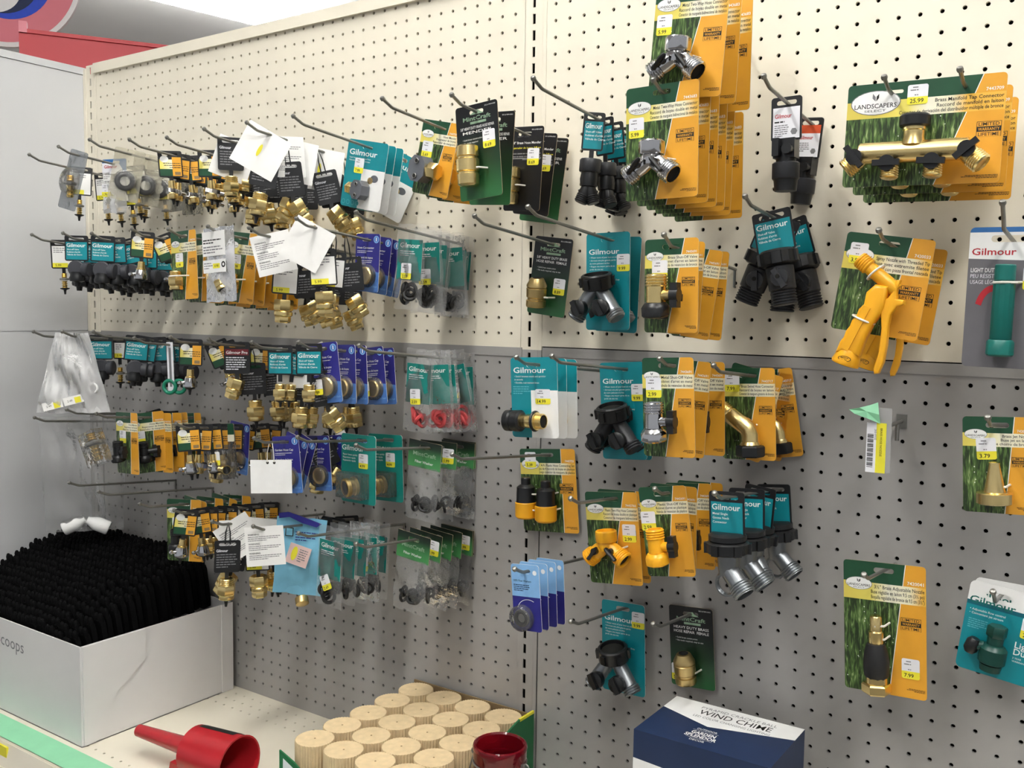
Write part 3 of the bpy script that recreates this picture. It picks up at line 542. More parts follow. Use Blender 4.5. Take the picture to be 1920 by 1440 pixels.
def ls_card(w, h, lines, sku, slot=None, xt=.745, xb=.42, hd=.17, bd=.31, slots2=None, wide=False):
    """Landscapers-type card: green header, pale band, grass photo left, amber right of a slanted white line"""
    zt = .32; sl = slot or (0, -.38, .95, .24); zt = -sl[1]-sl[3]/2+.11; off = (0, 0, zt)
    ax, az, bx, bz = -w/2+xt*w, 0, -w/2+xb*w, -h; L = math.hypot(ax-bx, h); n = (h/L, (bx-ax)/L)
    side = lambda x, z: (x-ax)*n[0]+(z-az)*n[1]
    lw = .035
    def mf(x, z):
        s = side(x, z)
        if z < -hd*h and z > -bd*h: return BAND()
        if abs(s) < lw/2+1e-4: return 'white'
        if s > 0: return 'orange'
        return 'ls_green' if z > -hd*h else grass_print()
    cuts = [((0, -hd*h), (0, 1)), ((0, -bd*h), (0, 1)), ((ax+n[0]*lw/2, n[1]*lw/2), n), ((ax-n[0]*lw/2, -n[1]*lw/2), n)]
    cm = card_mesh('printed_card', w, h, .17, sl, cuts, mf, off=off)
    b = MB(off); y = -.005; s = h*(bd-hd)
    logo_ls(b, -w/2+.19*w, -hd*h-.10*s, .16*w, y)
    for k, t in enumerate(lines): b.text(t, w/2-.07, -hd*h-s*(.30+.29*k), s*.29, 'ink', y, 'R', .008, mw=(.64 if k else .6)*w)
    b.text(sku, w/2-.1, -hd*h+.10*s, s*.26, 'white', y, 'R', .012)
    lx = .70 if not wide else .84
    limited(b, -w/2+lx*w, min(w/2-.08, -w/2+(lx+.24)*w), -bd*h-.10*h, y)
    b.lines(w/2-.24*w, w/2-.08, -h*.93, 3, .055, .025, 'ink', y, 'R')
    return cm, b.mesh('lettering'), off
def place(b, dx, dz, off, name, ang=38):
    b.off = Vector((off[0]+dx, off[1], off[2]+dz)); return fixn(b.mesh(name, ang))
def tie_part(x0, x1, z, off, y=-1.0, sag=0.0):
    b = MB(off); b.tube([(x0, -.02, z), (x0+.06, y*.75, z-.02), (x0*.6+x1*.4, y, z-sag), (x1-.1, y*.7, z), (x1, -.02, z+.03)], .055, 'tie', 6); return b.mesh('cable_tie')
def gil_card(w, h, top='teal', body='teal', lines=(), logo='white', white_box=True, zl=.17, slotw=.9, corner=.2, kind=''):
    sl = (0, -.4, slotw, .26); zt = -sl[1]-sl[3]/2+.11; off = (0, 0, zt)
    cuts = [((0, -zl*h-.12), (0, 1))]
    if white_box: cuts += [((-w/2+.43*w, 0), (1, 0)), ((0, -.41*h), (0, 1))]
    def mf(x, z):
        if white_box and x > -w/2+.43*w and z < -.41*h: return 'white'
        return top if z > -zl*h-.12 else body
    cm = card_mesh('printed_card', w, h, corner, sl, cuts, mf, off=off, back='white')
    b = MB(off); y = -.005; b.text('Gilmour', -w/2+.06*w, -zl*h-.1, .34*w/2.9*1.25, logo, y, 'L', .014, width=w*.70)
    for k, t in enumerate(lines): b.text(t, -w/2+.08*w, -zl*h-.33-k*.17, .13, 'white', y, 'L', .004)
    return cm, b, off

# ------------------------------------------------------------------ merchandise prototypes: each returns its list of parts
YS = 1.0
def fm(b, dx, dz, off, name, sc=1.0, dy=0.0, rot=0.0, ang=38):
    M = Matrix.Rotation(-rot, 4, 'Y'); b.v = [M @ Vector((p.x*sc, p.y*sc*YS, p.z*sc)) for p in b.v]; b.off = Vector((off[0]+dx, off[1]+dy, off[2]+dz)); return fixn(b.mesh(name, ang))
LSL = {'two': ['Metal Two-Way Hose Connector', 'Raccord de boyau double en metal', 'Conector de manguera bidireccional de metalico'],
       'bso': ['Brass Shut-Off Valve', 'Robinet d\'arret en laiton', 'Valvula de retencion de bronce'], 'mso': ['Metal Shut-Off Valve', 'Robinet d\'arret en metal', 'Valvula de retencion de metal'],
       'swv': ['Brass Swivel Hose Connector', 'Raccord de boyau en laiton', 'Conector de manguera giratorio de bronce'], 'man': ['Brass Manifold Tap Connector', 'Raccord de manifold en laiton', 'Conector de derivación del distribuidor múltiple de bronce'],
       'spr': ['Spray Nozzle with Threaded Tip', 'Buse avec extremite filetee', 'Boquilla con pieza frontal roscada'], 'jet': ['Brass Jet Nozzle', 'Buse jet en laiton', 'de chorro de bronce'],
       'adj': ['3½" Brass Adjustable Nozzle', 'Buse réglable en laiton 9.5 cm (3½ po)', 'Boquilla regulable de bronce de 9.5 cm (3½")'], 'p2': ['Plastic Two-Way Hose Connector', 'Raccord de boyau double en plastique', 'Conector de manguera bidireccional'],
       'pso': ['Plastic Shut-Off Valve', 'Robinet d\'arret en plastique', 'Valvula de retencion de plastico'], 'con': ['4-Pc Plastic Hose Connecting Set', 'Jeu de 4 raccords de boyau en plastique', 'Juego conector de manguera de plastico'], 'men': ['Hose Mender', 'Reparateur de boyau', 'Reparador de manguera']}
def P_two(price='5.99', metal='chrome', w=3.85, h=5.5, ln='two', sc=1.2, fz=-3.95, fx=-.2, px=-1.35, pz=-1.95, cap=None, lev='blackp', sku='7443683', tz=-3.7):
    cm, lt, off = ls_card(w, h, LSL[ln], sku); b, lv = f_splitter(metal, lev, cap)
    o = [('printed_card', cm, [('lettering', lt)]), ('splitter_body', fm(b, fx, fz, off, 'splitter_body', sc), [('valve_lever', fm(q, fx, fz, off, 'valve_lever', sc)) for q in lv])]
    if price: o.append(('price_sticker', sticker(price, px, pz, off=off)))
    o.append(('cable_tie', tie_part(-.9+fx, .95+fx, tz, off, -.95))); return o
def P_shut(price, metal, collar, w, h, ln, sc=1.0, fx=-.35, fz=-3.1, px=-.75, pz=-1.75, sku='7443691', lev='blackp'):
    cm, lt, off = ls_card(w, h, LSL[ln], sku, xt=.74, xb=.43); b, lv = f_shutoff(metal, collar, lev)
    o = [('printed_card', cm, [('lettering', lt)]), ('valve_body', fm(b, fx, fz, off, 'valve_body', sc), [('valve_lever', fm(lv, fx, fz, off, 'valve_lever', sc))]), ('cable_tie', tie_part(fx-.5, fx+.62, fz-.25, off, -1.0))]
    if price: o.append(('price_sticker', sticker(price, px, pz, off=off)))
    return o
def P_man(price):
    w, h = 6.5, 4.55; cm, lt, off = ls_card(w, h, LSL['man'], '7443709', slot=(-1.35, -.42, 1.0, .16), xt=.86, xb=.60, hd=.17, bd=.335, wide=True)
    b, lv = f_manifold(); o = [('printed_card', cm, [('lettering', lt)]), ('manifold_body', fm(b, -.1, -3.2, off, 'manifold_body', 1.08), [('valve_lever', fm(q, -.1, -3.2, off, 'valve_lever', 1.08)) for q in lv])]
    if price: o.append(('price_sticker', sticker(price, -.25, -.62, off=off, w=.85, h=.85)))
    return o
def P_swivel(price):
    cm, lt, off = ls_card(2.85, 4.75, LSL['swv'], '7443717', xt=.74, xb=.43); b, h = f_swivel()
    o = [('printed_card', cm, [('lettering', lt)]), ('swivel_elbow', fm(b, -.05, -3.2, off, 'swivel_elbow', 1.25), [('hex_collar', fm(h, -.05, -3.2, off, 'hex_collar', 1.25))]), ('cable_tie', tie_part(-.35, .45, -2.95, off, -.95))]
    if price: o.append(('price_sticker', sticker(price, -.85, -.75, off=off, w=.8, h=.95)))
    return o
def P_spray(price):
    cm, lt, off = ls_card(3.95, 4.6, LSL['spr'], '7420033', xt=.745, xb=.60, hd=.2, bd=.37); o = [('printed_card', cm, [('lettering', lt)])]
    fs = [(n, fm(b, .25, -2.9, off, n, 1.0, rot=-.02)) for n, b in f_spray()]; o.append(('nozzle_'+fs[0][0], fs[0][1], fs[1:]))
    if price: o.append(('price_sticker', sticker(price, -1.3, -.95, off=off)))
    return o
def P_adj(price):
    cm, lt, off = ls_card(3.85, 6.5, LSL['adj'], '7420041', xt=.76, xb=.55, hd=.16, bd=.295); b, c, d = f_adjust()
    o = [('printed_card', cm, [('lettering', lt)]), ('nozzle_tip', fm(b, -.25, -4.35, off, 'nozzle_tip', 1.2)), ('rubber_grip', fm(c, -.25, -4.35, off, 'rubber_grip', 1.2)), ('hex_collar', fm(d, -.25, -4.35, off, 'hex_collar', 1.2))]
    o += [('cable_tie', tie_part(-.55, .25, -2.95, off, -.85)), ('cable_tie', tie_part(-.55, .25, -3.6, off, -.9)), ('price_sticker', sticker(price, 1.2, -5.05, off=off))]; return o
def P_jet(price):
    cm, lt, off = ls_card(2.85, 4.35, LSL['jet'], '7420058', xt=.74, xb=.60); b = f_jet()
    return [('printed_card', cm, [('lettering', lt)]), ('jet_nozzle', fm(b, -.05, -3.0, off, 'jet_nozzle', 1.15)), ('cable_tie', tie_part(-.45, .5, -3.05, off, -.85)), ('price_sticker', sticker(price, -.45, -1.45, .06, off=off))]
def P_quick(price):
    cm, lt, off = ls_card(4.1, 5.25, LSL['con'], '7443725', xt=.75, xb=.74); fs = [(n, fm(b, -.55, -3.6, off, n, 1.4)) for n, b in f_quick()]
    return [('printed_card', cm, [('lettering', lt)])]+[('yellow_'+n if n == 'collar' else n, m) for n, m in fs]+[('cable_tie', tie_part(-1.4, .7, -2.75, off, -.9)), ('cable_tie', tie_part(-1.2, .8, -3.75, off, -1.0)), ('price_sticker', sticker(price, -1.25, -.7, off=off))]
def P_lsmend(price):
    cm, lt, off = ls_card(2.85, 4.45, LSL['men'], '7443733', xt=.76, xb=.48); b, c, d = f_clamp()
    for q in [b, c]+d: q.v = [Vector((-p.x, p.y, p.z)) for p in q.v]
    o = [('printed_card', cm, [('lettering', lt)]), ('clamp_body', fm(b, -.35, -3.0, off, 'clamp_body', 1.25), [('clamp_screw', fm(q, -.35, -3.0, off, 'clamp_screw', 1.25)) for q in d]), ('brass_end', fm(c, -.35, -3.0, off, 'brass_end', 1.25))]
    if price: o.append(('price_sticker', sticker(price, -.75, -1.75, off=off)))
    return o
def P_gilmend(price):
    cm, b, off = gil_card(3.6, 4.4, 'teal', 'teal', ['Repair hose quickly, easily and firmly', 'Réparation rapide et facile du boyau'], zl=.2)
    k, c, d = f_clamp()
    for n in range(4): b.oval(-1.55+.42*n, -4.1, .15, .15, -.006, 'lteal'); b.oval(-1.55+.42*n, -4.1, .125, .125, -.008, 'teal')
    b.oval(.95, -2.35, .34, .24, -.008, 'clampgrey'); b.oval(.6, -2.5, .24, .22, -.01, 'brass_dull'); b.oval(.6, -2.5, .14, .13, -.012, 'kraft')
    o = [('printed_card', cm, [('lettering', b.mesh('lettering'))]), ('clamp_body', fm(k, .1, -3.2, off, 'clamp_body', 1.0), [('clamp_screw', fm(q, .1, -3.2, off, 'clamp_screw', 1.0)) for q in d]), ('brass_end', fm(c, .1, -3.2, off, 'brass_end', 1.0))]
    if price: o.append(('price_sticker', sticker(price, -.55, -1.65, off=off)))
    return o
def P_gily(price, h=5.6, leg='alloy'):
    cm, b, off = gil_card(2.85, h, 'teal', 'teal', ['• Water more of your lawn at once', '• Arrosez une plus grande partie', '  de votre pelouse à la fois', '• Riegue una mayor parte de su', '  jardín de una vez'], white_box=False, zl=.2)
    b.text('Heavy Duty', .15, -2.75, .13, 'white', -.005, 'L', .01); k, l = f_gily(leg)
    o = [('printed_card', cm, [('lettering', b.mesh('lettering'))]), ('splitter_body', fm(k, -.15, -3.75, off, 'splitter_body', 1.45), [('shutoff_knob', fm(q, -.15, -3.75, off, 'shutoff_knob', 1.45)) for q in l])]
    if price: o.append(('price_sticker', sticker(price, 1.0, -1.75 if h > 5.58 else -.95, off=off)))
    return o
def P_snap(price):
    cm, b, off = gil_card(2.95, 4.3, 'teal', 'teal', ['• Switch between nozzle and sprinkler', '  in seconds', '• Durable, rust-resistant brass'], zl=.17)
    k, c, e = f_snap(); b.lines(-1.35, -.2, -1.6, 4, .12, .05, 'lteal', -.005)
    o = [('printed_card', cm, [('lettering', b.mesh('lettering'))]), ('black_coupler', fm(k, -.1, -3.35, off, 'black_coupler', 1.15)), ('brass_end', fm(c, -.1, -3.35, off, 'brass_end', 1.15), [('rubber_ring', fm(e, -.1, -3.35, off, 'rubber_ring', 1.15))])]
    if price: o.append(('price_sticker', sticker(price, .55, -2.1, off=off, w=.95, h=.8)))
    return o
def mint(w, h, big, sub, off, logo=True):
    b = MB(off); y = -.005
    b.text('MintCraft', 0, -.85, .32, 'mtext', y, 'C', .02, width=w*.66); b.rect(-w*.16, w*.22, -1.05, -.92, y, 'mtext')
    b.flat([(-.45, -.55), (-.1, -.35), (.1, -.3), (.25, -.42), (.5, -.55)], y, 'mtext')
    for k, t in enumerate(big): b.text(t, 0, -1.32-.24*k, .22, 'white', y, 'C', .006, width=w*(.80 if len(t) > 14 else .7))
    for k, t in enumerate(sub): b.text('• '+t, -w*.36, -1.32-.24*len(big)-.1-.17*k, .13, 'white', y, 'L')
    b.text('SKU # 9094-0003', w*.45, -.22, .1, 'white', y, 'R'); return b
MG = lambda: ramp_print('mint_gradient', 2, [(.0, '#2f6a3c'), (.35, '#1d3f27'), (.7, '#14181a'), (1, '#101113')], size=5.0, off=.92)
def P_mint(price, kind):
    w, h = (2.7, 4.7) if kind != 'mend' else (2.85, 5.15); sl = (0, -.42, .95, .22); off = (0, 0, .42)
    cm = card_mesh('printed_card', w, h, .16, sl, [], lambda x, z: MG(), off=off)
    if kind == 'mend': b = mint(w, h, ['5/8" HEAVY DUTY BRASS HOSE REPAIR', 'MENDER'], ['Solid brass construction', 'No tools required', 'Easy to use'], off); f = fm(f_mender_brass(), -.3, -3.4, off, 'brass_mender', 1.1, -.15)
    else: b = mint(w, h, ['5/8" HEAVY DUTY BRASS', 'HOSE REPAIR  FEMALE'] if kind == 'f1' else ['HEAVY DUTY BRASS', 'HOSE REPAIR  FEMALE'], ['Solid brass construction', 'No tools required, easy to use'], off); f = fm(f_female(), -.15 if kind != 'f1' else -.35, -3.35, off, 'brass_coupling', 1.45)
    o = [('printed_card', cm, [('lettering', b.mesh('lettering'))]), ('brass_mender' if kind == 'mend' else 'brass_coupling', f), ('cable_tie', tie_part(-.75, .55, -3.6, off, -.95))]
    if price: o.append(('price_sticker', sticker(price, *((.75, -2.0) if kind == 'mend' else (.75, -2.9) if kind == 'f1' else (-.9, -3.9)), off=off)))
    return o
def P_blackmend(price):
    w, h = 2.6, 4.9; off = (0, 0, .42); cm = card_mesh('printed_card', w, h, .16, (0, -.42, .95, .22), [], lambda x, z: 'tagblack', off=off)
    b = MB(off); y = -.005; b.text('HEAVY DUTY', -.1, -.62, .14, 'greyink', y, 'C'); b.text('5/8" Brass Hose Mender', 1.15, -1.0, .2, 'white', y, 'R', .012, width=2.1); b.text('Reparador de boyas 5/8 po', 1.15, -1.28, .16, 'yellow', y, 'R', .008, width=2.1); b.lines(-1.1, 1.15, -1.6, 3, .17, .07, 'greyink', y, 'R'); b.rect(-1.2, 1.2, -1.85, -1.83, y, 'white'); b.text('SKU # 9094-0003', w*.45, -.22, .1, 'white', y, 'R')
    o = [('printed_card', cm, [('lettering', b.mesh('lettering'))]), ('brass_mender', fm(f_mender_brass(), -.6, -3.45, off, 'brass_mender', 1.1)), ('cable_tie', tie_part(-1.0, .2, -3.45, off, -.95))]
    if price: o.append(('price_sticker', sticker(price, .65, -1.75, off=off)))
    return o
def P_bigld(price):
    w, h = 5.2, 6.1; off = (1.0, 0, .46); out = rrect(-w/2, w/2, -h, 0, .2)
    def mf(x, z): return 'bluetop' if z > -.22 else 'white' if z > -1.45-.18*(x/w) else 'greycard'
    cm = card_mesh('printed_card', w, h, .2, (-1.0, -.5, 1.5, .3), [((0, -.22), (0, 1)), ((0, -1.45), (.18/w, 1))], mf, off=off, back='white')
    b = MB(off); y = -.005; b.text('Gilmour', -w/2+.12, -1.2, .42, 'red', y, 'L', .014, width=1.75); b.text('LIGHT DUTY', -w/2+.12, -1.95, .26, 'white', y, 'L', .015, width=1.05); b.text('PEU RÉSISTANTE', -w/2+.12, -2.2, .24, 'stickwhite', y, 'L', 0, width=1.45); b.text('USAGE LÉGER', -w/2+.12, -2.46, .24, 'stickwhite', y, 'L', 0, width=1.1)
    arc = [(-1.5+.75*math.cos(a), -3.7+1.2*math.sin(a)) for a in [math.radians(90+9*k) for k in range(9)]]; arc2 = [(-1.5+.5*math.cos(a), -3.7+.92*math.sin(a)) for a in [math.radians(162-9*k) for k in range(9)]]
    b.flat((arc+arc2)[::-1], y, 'red')
    return [('printed_card', cm, [('lettering', b.mesh('lettering'))]), ('twist_nozzle', fm(f_twist(), -1.05, -3.2, off, 'twist_nozzle', .95)), ('cable_tie', tie_part(-1.5, -.45, -2.4, off, -.95)), ('price_sticker', sticker(price, .0, -2.2, off=off))]
def P_lds(price):
    w, h = 3.3, 4.3; off = (.35, 0, .45); mf = lambda x, z: 'white' if z > -.95 else 'tealdark' if z > -1.15 else 'teal'
    cm = card_mesh('printed_card', w, h, .25, (-.35, -.48, 1.15, .3), [((0, -.95), (0, 1)), ((0, -1.15), (0, 1))], mf, off=off, back='white')
    b = MB(off); y = -.005; b.text('Gilmour', -w/2+.1, -1.05, .48, 'tealp', y, 'L', .016, width=1.95); b.text('Cleaning', .65, -.4, .22, 'greyink', y, 'L', .005)
    for k, t in enumerate(['• Adjustable flow control', '• Convenient jet stream']): b.text(t, -w/2+.18, -1.4-.18*k, .15, 'white', y, 'L', .006)
    b.lines(-w/2+.2, -.6, -1.85, 5, .1, .045, 'lteal', y); b.text('Light', .62, -2.62, .42, 'white', y, 'L', .01); b.text('Duty', .62, -2.95, .42, 'white', y, 'L', .01); b.text('2 YEAR', .62, -3.15, .12, 'white', y); b.text('WARRANTY', .62, -3.3, .12, 'white', y)
    k, l = f_lds(); bl = MB(off); bl.lathe([(1.0, 0), (.98, .9), (.9, 1.0), (.2, 1.02)], CLEAR(), Matrix.Translation((-.25, 0, -2.75)) @ Matrix.Rotation(math.pi/2, 4, 'X') @ Matrix.Diagonal((1, 1.3, 1, 1)), 28)
    o = [('printed_card', cm, [('lettering', b.mesh('lettering'))]), ('shutoff_body', fm(k, -.15, -2.7, off, 'shutoff_body', 1.05), [('side_knob', fm(l, -.15, -2.7, off, 'side_knob', 1.05))])]
    if price: o.append(('price_sticker', sticker(price, 1.15, -1.6, off=off)))
    return o
def P_washcard():
    w, h = 1.8, 3.6; off = (0, 0, .4); mf = lambda x, z: 'lblue' if z > -1.75 else 'bluev'
    cm = card_mesh('printed_card', w, h, .15, (0, -.38, .7, .24), [((0, -1.75), (0, 1))], mf, off=off, back='white'); b = MB(off); y = -.005
    b.text('100% Flow Washers', -.78, -.95, .15, 'navy', y, 'L', .006, width=1.15); b.lines(-.78, .3, -1.15, 4, .1, .04, 'navy', y); b.oval(.62, -.42, .13, .13, y, 'stickwhite')
    b.v += []; arc = [(.1+.75*math.cos(math.radians(a)), -2.6+.72*math.sin(math.radians(a))) for a in range(60, 161, 10)]; b.flat(arc+[(p*.955+.005, (q+2.6)*.955-2.6) for p, q in arc[::-1]], y, 'stickwhite')
    wq = MB(); wq.torus((0, -.12, 0), (0, 1, 0), .36, .13, 'blackrubber', 22, 8); wq.lathe([(.25, 0), (.25, .05)], 'zinc', frame((0, -.05, 0), (0, -1, 0)), 16)
    bl = MB(off); bl.lathe([(.72, 0), (.7, .3), (.6, .4)], CLEAR(), Matrix.Translation((-.3, 0, -2.9)) @ Matrix.Rotation(math.pi/2, 4, 'X'), 20)
    return [('printed_card', cm, [('lettering', b.mesh('lettering'))]), ('hose_washer', fm(wq, -.3, -2.9, off, 'hose_washer')), ('clear_blister', fixn(bl.mesh('clear_blister')))]
def P_blue(price, txt='Garden Hose Cap', txt2='Capuchon de boyau'):
    w, h = 2.15, 3.8; off = (0, 0, .4); mf = lambda x, z: 'bluev' if z > -2.35-.15*x else 'blue'
    cm = card_mesh('printed_card', w, h, .15, (-.1, -.38, .8, .24), [((0, -2.35), (.15, 1))], mf, off=off, back='white'); b = MB(off); y = -.005
    b.text(txt, -.92, -.98, .2, 'white', y, 'L', .01, width=1.5); b.lines(-.92, .5, -1.15, 2, .11, .04, 'stickwhite', y); b.text(txt2, -.92, -1.62, .19, 'white', y, 'L', .01, width=1.4); b.lines(-.92, .6, -1.78, 3, .11, .04, 'stickwhite', y); b.oval(.75, -.36, .24, .24, y, 'lblue'); b.oval(.75, -.36, .18, .18, y-.002, 'blue'); b.rect(.71, .79, -.48, -.24, y-.004, 'stickwhite'); b.text('TruTech', .95, -3.5, .16, 'lblue', y, 'R', .01)
    c = MB(); c.lathe([(.55, 0), (.58, .05), (.58, .3), (.5, .38), (.3, .4)], 'brass_dull', frame((0, 0, 0), (0, -1, 0)), 20)
    bl = MB(off); bl.lathe([(.78, 0), (.74, .4), (.62, .5)], CLEAR(), Matrix.Translation((.05, 0, -2.75)) @ Matrix.Rotation(math.pi/2, 4, 'X'), 20)
    o = [('printed_card', cm, [('lettering', b.mesh('lettering'))]), ('brass_cap', fm(c, .1, -2.75, off, 'brass_cap')), ('clear_blister', fixn(bl.mesh('clear_blister')))]
    if price: o.append(('price_sticker', sticker(price, -.35, -2.75, off=off, y=-.55)))
    return o
def P_gilthread(price):
    w, h = 3.1, 4.6; off = (0, 0, .4); cm = card_mesh('printed_card', w, h, .2, (.3, -.38, 1.0, .26), [], lambda x, z: 'tealgreen', off=off, back='white'); b = MB(off); y = -.005
    b.text('Gilmour', -w/2+.06, -1.1, .5, 'white', y, 'L', .014, width=2.0)
    for k, t in enumerate(['Repair hoses quickly', 'Réparation rapide', 'Reparación rápida']): b.text(t, -w/2+.15, -1.45-.2*k, .16, 'white', y, 'L', .008)
    c = MB(); c.lathe([(.52, 0), (.58, .05), (.58, .2), (.52, .25), (.52, .45), (.58, .5), (.58, .7), (.54, .75), (.44, .75), (.42, .2)], 'brass_dull', frame((.12, 0, .05), (-.35, -1, -.1)), 20); open_end(c, (-.1, -.62, -.01), (-.35, -1, -.1), .43)
    bl = MB(off); bl.box(-1.35, .95, -.75, 0, -4.2, -2.55, CLEAR())
    o = [('printed_card', cm, [('lettering', b.mesh('lettering'))]), ('brass_coupling', fm(c, -.35, -3.5, off, 'brass_coupling', 1.1)), ('clear_blister', fixn(bl.mesh('clear_blister')))]
    if price: o.append(('price_sticker', sticker(price, .45, -1.75, off=off)))
    return o
def pillow(w, h, t, seed, m, nx=7, nz=12, top=.25, bot=.12, crumple=.09, taper=0):
    """crumpled film pouch, front and back sheets sealed at the edges"""
    r = random.Random(seed); b = MB(); ph = [r.uniform(0, 6.3) for _ in range(8)]
    for s in (-1, 1):
        vs = []; fs = []
        for a in range(nz+1):
            v = a/nz; pro = min(1, max(0, (v-bot)/.25))*min(1, max(0, (1-v-top)/.3)); pro = math.sin(pro*math.pi/2)
            for c in range(nx+1):
                u = c/nx*2-1; e = (1-u*u)**.6 if abs(u) < 1 else 0; ww = w/2*(1-taper*v)
                k = crumple*(math.sin(5*u+ph[0]+7*v)+math.sin(11*v+ph[1]+3*u)+.7*math.sin(17*u+9*v+ph[2]+s))*(.35+e)
                vs.append((u*ww+.03*math.sin(13*v+ph[3]+u), s*(t/2*pro*e)+k*(.6+.4*pro)+s*.006, -h+v*h+.04*math.sin(7*u+ph[4])))
        for a in range(nz):
            for c in range(nx):
                q = a*(nx+1)+c; fs.append((q, q+1, q+nx+2, q+nx+1) if s < 0 else (q, q+nx+1, q+nx+2, q+1))
        b.add(vs, fs, m)
    return b
def P_washbag(price, col='blackrubber', seed=1, pz=-2.9, prot=0, n=5, label='Gilmour'):
    w, h = 2.3, 5.3; off = (0, 0, .45); r = random.Random(seed); out = [('film_pouch', fm(pillow(w, h, .5, seed, BAGF()), 0, 0, off, 'film_pouch', ang=180))]
    cm = card_mesh('paper_insert', w*.86, 2.5, .03, None, [], lambda x, z: 'tealgreen', off=(0, -.05, off[2]-.95), back='white', t=.02); b = MB((0, -.055, off[2]-.95)); b.text(label, -.82, -.5, .42, 'white', -.005, 'L', .014, width=1.6); b.lines(-.8, .5, -.75, 3, .13, .05, 'stickwhite', -.005)
    out.append(('paper_insert', cm, [('lettering', b.mesh('lettering'))]))
    for k in range(n):
        q = MB(); q.torus((r.uniform(-.4, .4), r.uniform(-.1, .1), -4.0-r.uniform(0, .7)), (r.uniform(-1, 1), r.uniform(-1, 1), r.uniform(-.4, .4)), .36, .12, col, 18, 6); out.append(('hose_washer', fm(q, 0, 0, off, 'hose_washer')))
    if price: out.append(('price_sticker', sticker(price, .1, pz, prot, off=(0, -.42, off[2]))))
    return out
def P_filter(seed=1, price=None, film_=True):
    w, h = 2.7, 5.0; off = (0, 0, .4); r = random.Random(seed); mf = lambda x, z: ramp_print('filter_header', 2, [(0, '#4c9a58'), (.45, '#3c7d47'), (.8, '#1f3325'), (1, '#18221c')], size=1.9, off=.8)
    cm = card_mesh('header_card', w, 1.75, .03, (0, -.38, .9, .24), [], mf, off=off); b = MB(off); y = -.005; b.text('MintCraft', 0, -.98, .36, 'mtext', y, 'C', .02, width=1.9); b.text('Filter Washer', 0, -1.45, .24, 'white', y, 'C', .012, width=1.5)
    p = pillow(w*.95, h-1.5, .6, seed, BAGF(), top=.06, crumple=.1); out = [('header_card', cm, [('lettering', b.mesh('lettering'))]), ('film_pouch', fm(p, 0, -1.65, off, 'film_pouch', ang=180))]
    for k in range(7):
        q = MB(); q.torus((r.uniform(-.7, .7), r.uniform(-.12, .12), -3.9-r.uniform(0, .55)), (r.uniform(-1, 1), r.uniform(-1, 1), r.uniform(-.4, .4)), .30, .10, 'blackrubber', 18, 6); out.append(('filter_washer', fm(q, 0, 0, off, 'filter_washer')))
    if price: out.append(('price_sticker', sticker(price, .75, -.9, off=off)))
    return out
def P_sky(price):
    w, h = 3.4, 5.3; off = (0, 0, .5); b = pillow(w, h, .5, 5, 'skyblue', top=.2, crumple=.08); out = [('blue_pouch', fm(b, 0, 0, off, 'blue_pouch', ang=180))]
    c = MB(off); c.rect(-1.0, -.45, -1.25, -.65, -.36, 'ink'); c.rect(-.94, -.51, -1.19, -.71, -.365, 'skyblue'); c.lines(-.3, 1.2, -.95, 4, .18, .07, 'bluev', -.36); out.append(('lettering', c.mesh('lettering')))
    t = MB(off); t.prism([(-1.55, .25), (-.9, .38), (.2, .1), (1.4, -.25), (1.1, -.5), (.1, -.3), (-.8, .05), (-1.5, -.1)], -.3, -.2, 'bluev'); out.append(('blue_header', t.mesh('blue_header')))
    s = MB(off); M = Matrix.Translation((0, 0, -2.5)) @ Matrix.Rotation(.25, 4, 'Y'); s.box(-.75, .75, -.43, -.41, -.7, .7, 'pinkish', M); s.oval(-.3, .05, .2, .5, -.435, 'yellow', 16, M); k = MB(); k.lines(.0, .6, .4, 6, .16, .06, 'greyink', -.437); s.add(k.v, k.f, 'greyink', M); out.append(('price_sticker', s.mesh('price_sticker'))); 
    f = MB(); f.lathe([(.4, 0), (.45, .05), (.45, .5), (.35, .55)], 'brass_dull', frame((.3, 0, -5.5), (.3, -.5, -.6)), 16); out.append(('brass_fitting', fm(f, 0, 0, off, 'brass_fitting')))
    return out
def P_silver():
    w, h = 3.0, 4.9; off = (0, 0, .4); mf = HAZE(); b = pillow(w, h, .7, 9, film('silver_pouch', '#cfcfd2', haze=.8, rough=.15), top=.1, crumple=.07); out = [('silver_pouch', fm(b, 0, 0, off, 'silver_pouch', ang=180))]
    c = MB(off); y = -.42; c.rect(-1.2, 1.1, -1.9, -.3, y, 'paper'); c.lines(-1.1, .9, -.9, 2, .18, .08, 'ink', y-.005); c.lines(-1.1, .9, -1.35, 3, .18, .08, 'greyink', y-.005); c.rect(-1.2, 1.1, -3.0, -2.15, y, 'white'); c.lines(-1.1, -.2, -2.4, 3, .16, .06, 'greyink', y-.005); c.rect(-.2, .5, -2.72, -2.4, y-.005, 'yellow'); c.text('4.99', .15, -2.65, .24, 'ink', y-.008, 'C'); c.oval(.85, -2.5, .2, .2, y-.005, 'ink', 14); c.oval(.85, -2.5, .1, .1, y-.008, 'white', 12); out.append(('pouch_label', c.mesh('pouch_label')))
    k = s_hex(1.0); out.append(('brass_fitting', fm(k, -.2, -3.2, off, 'brass_fitting', 1.0, -.1, .5))); return out
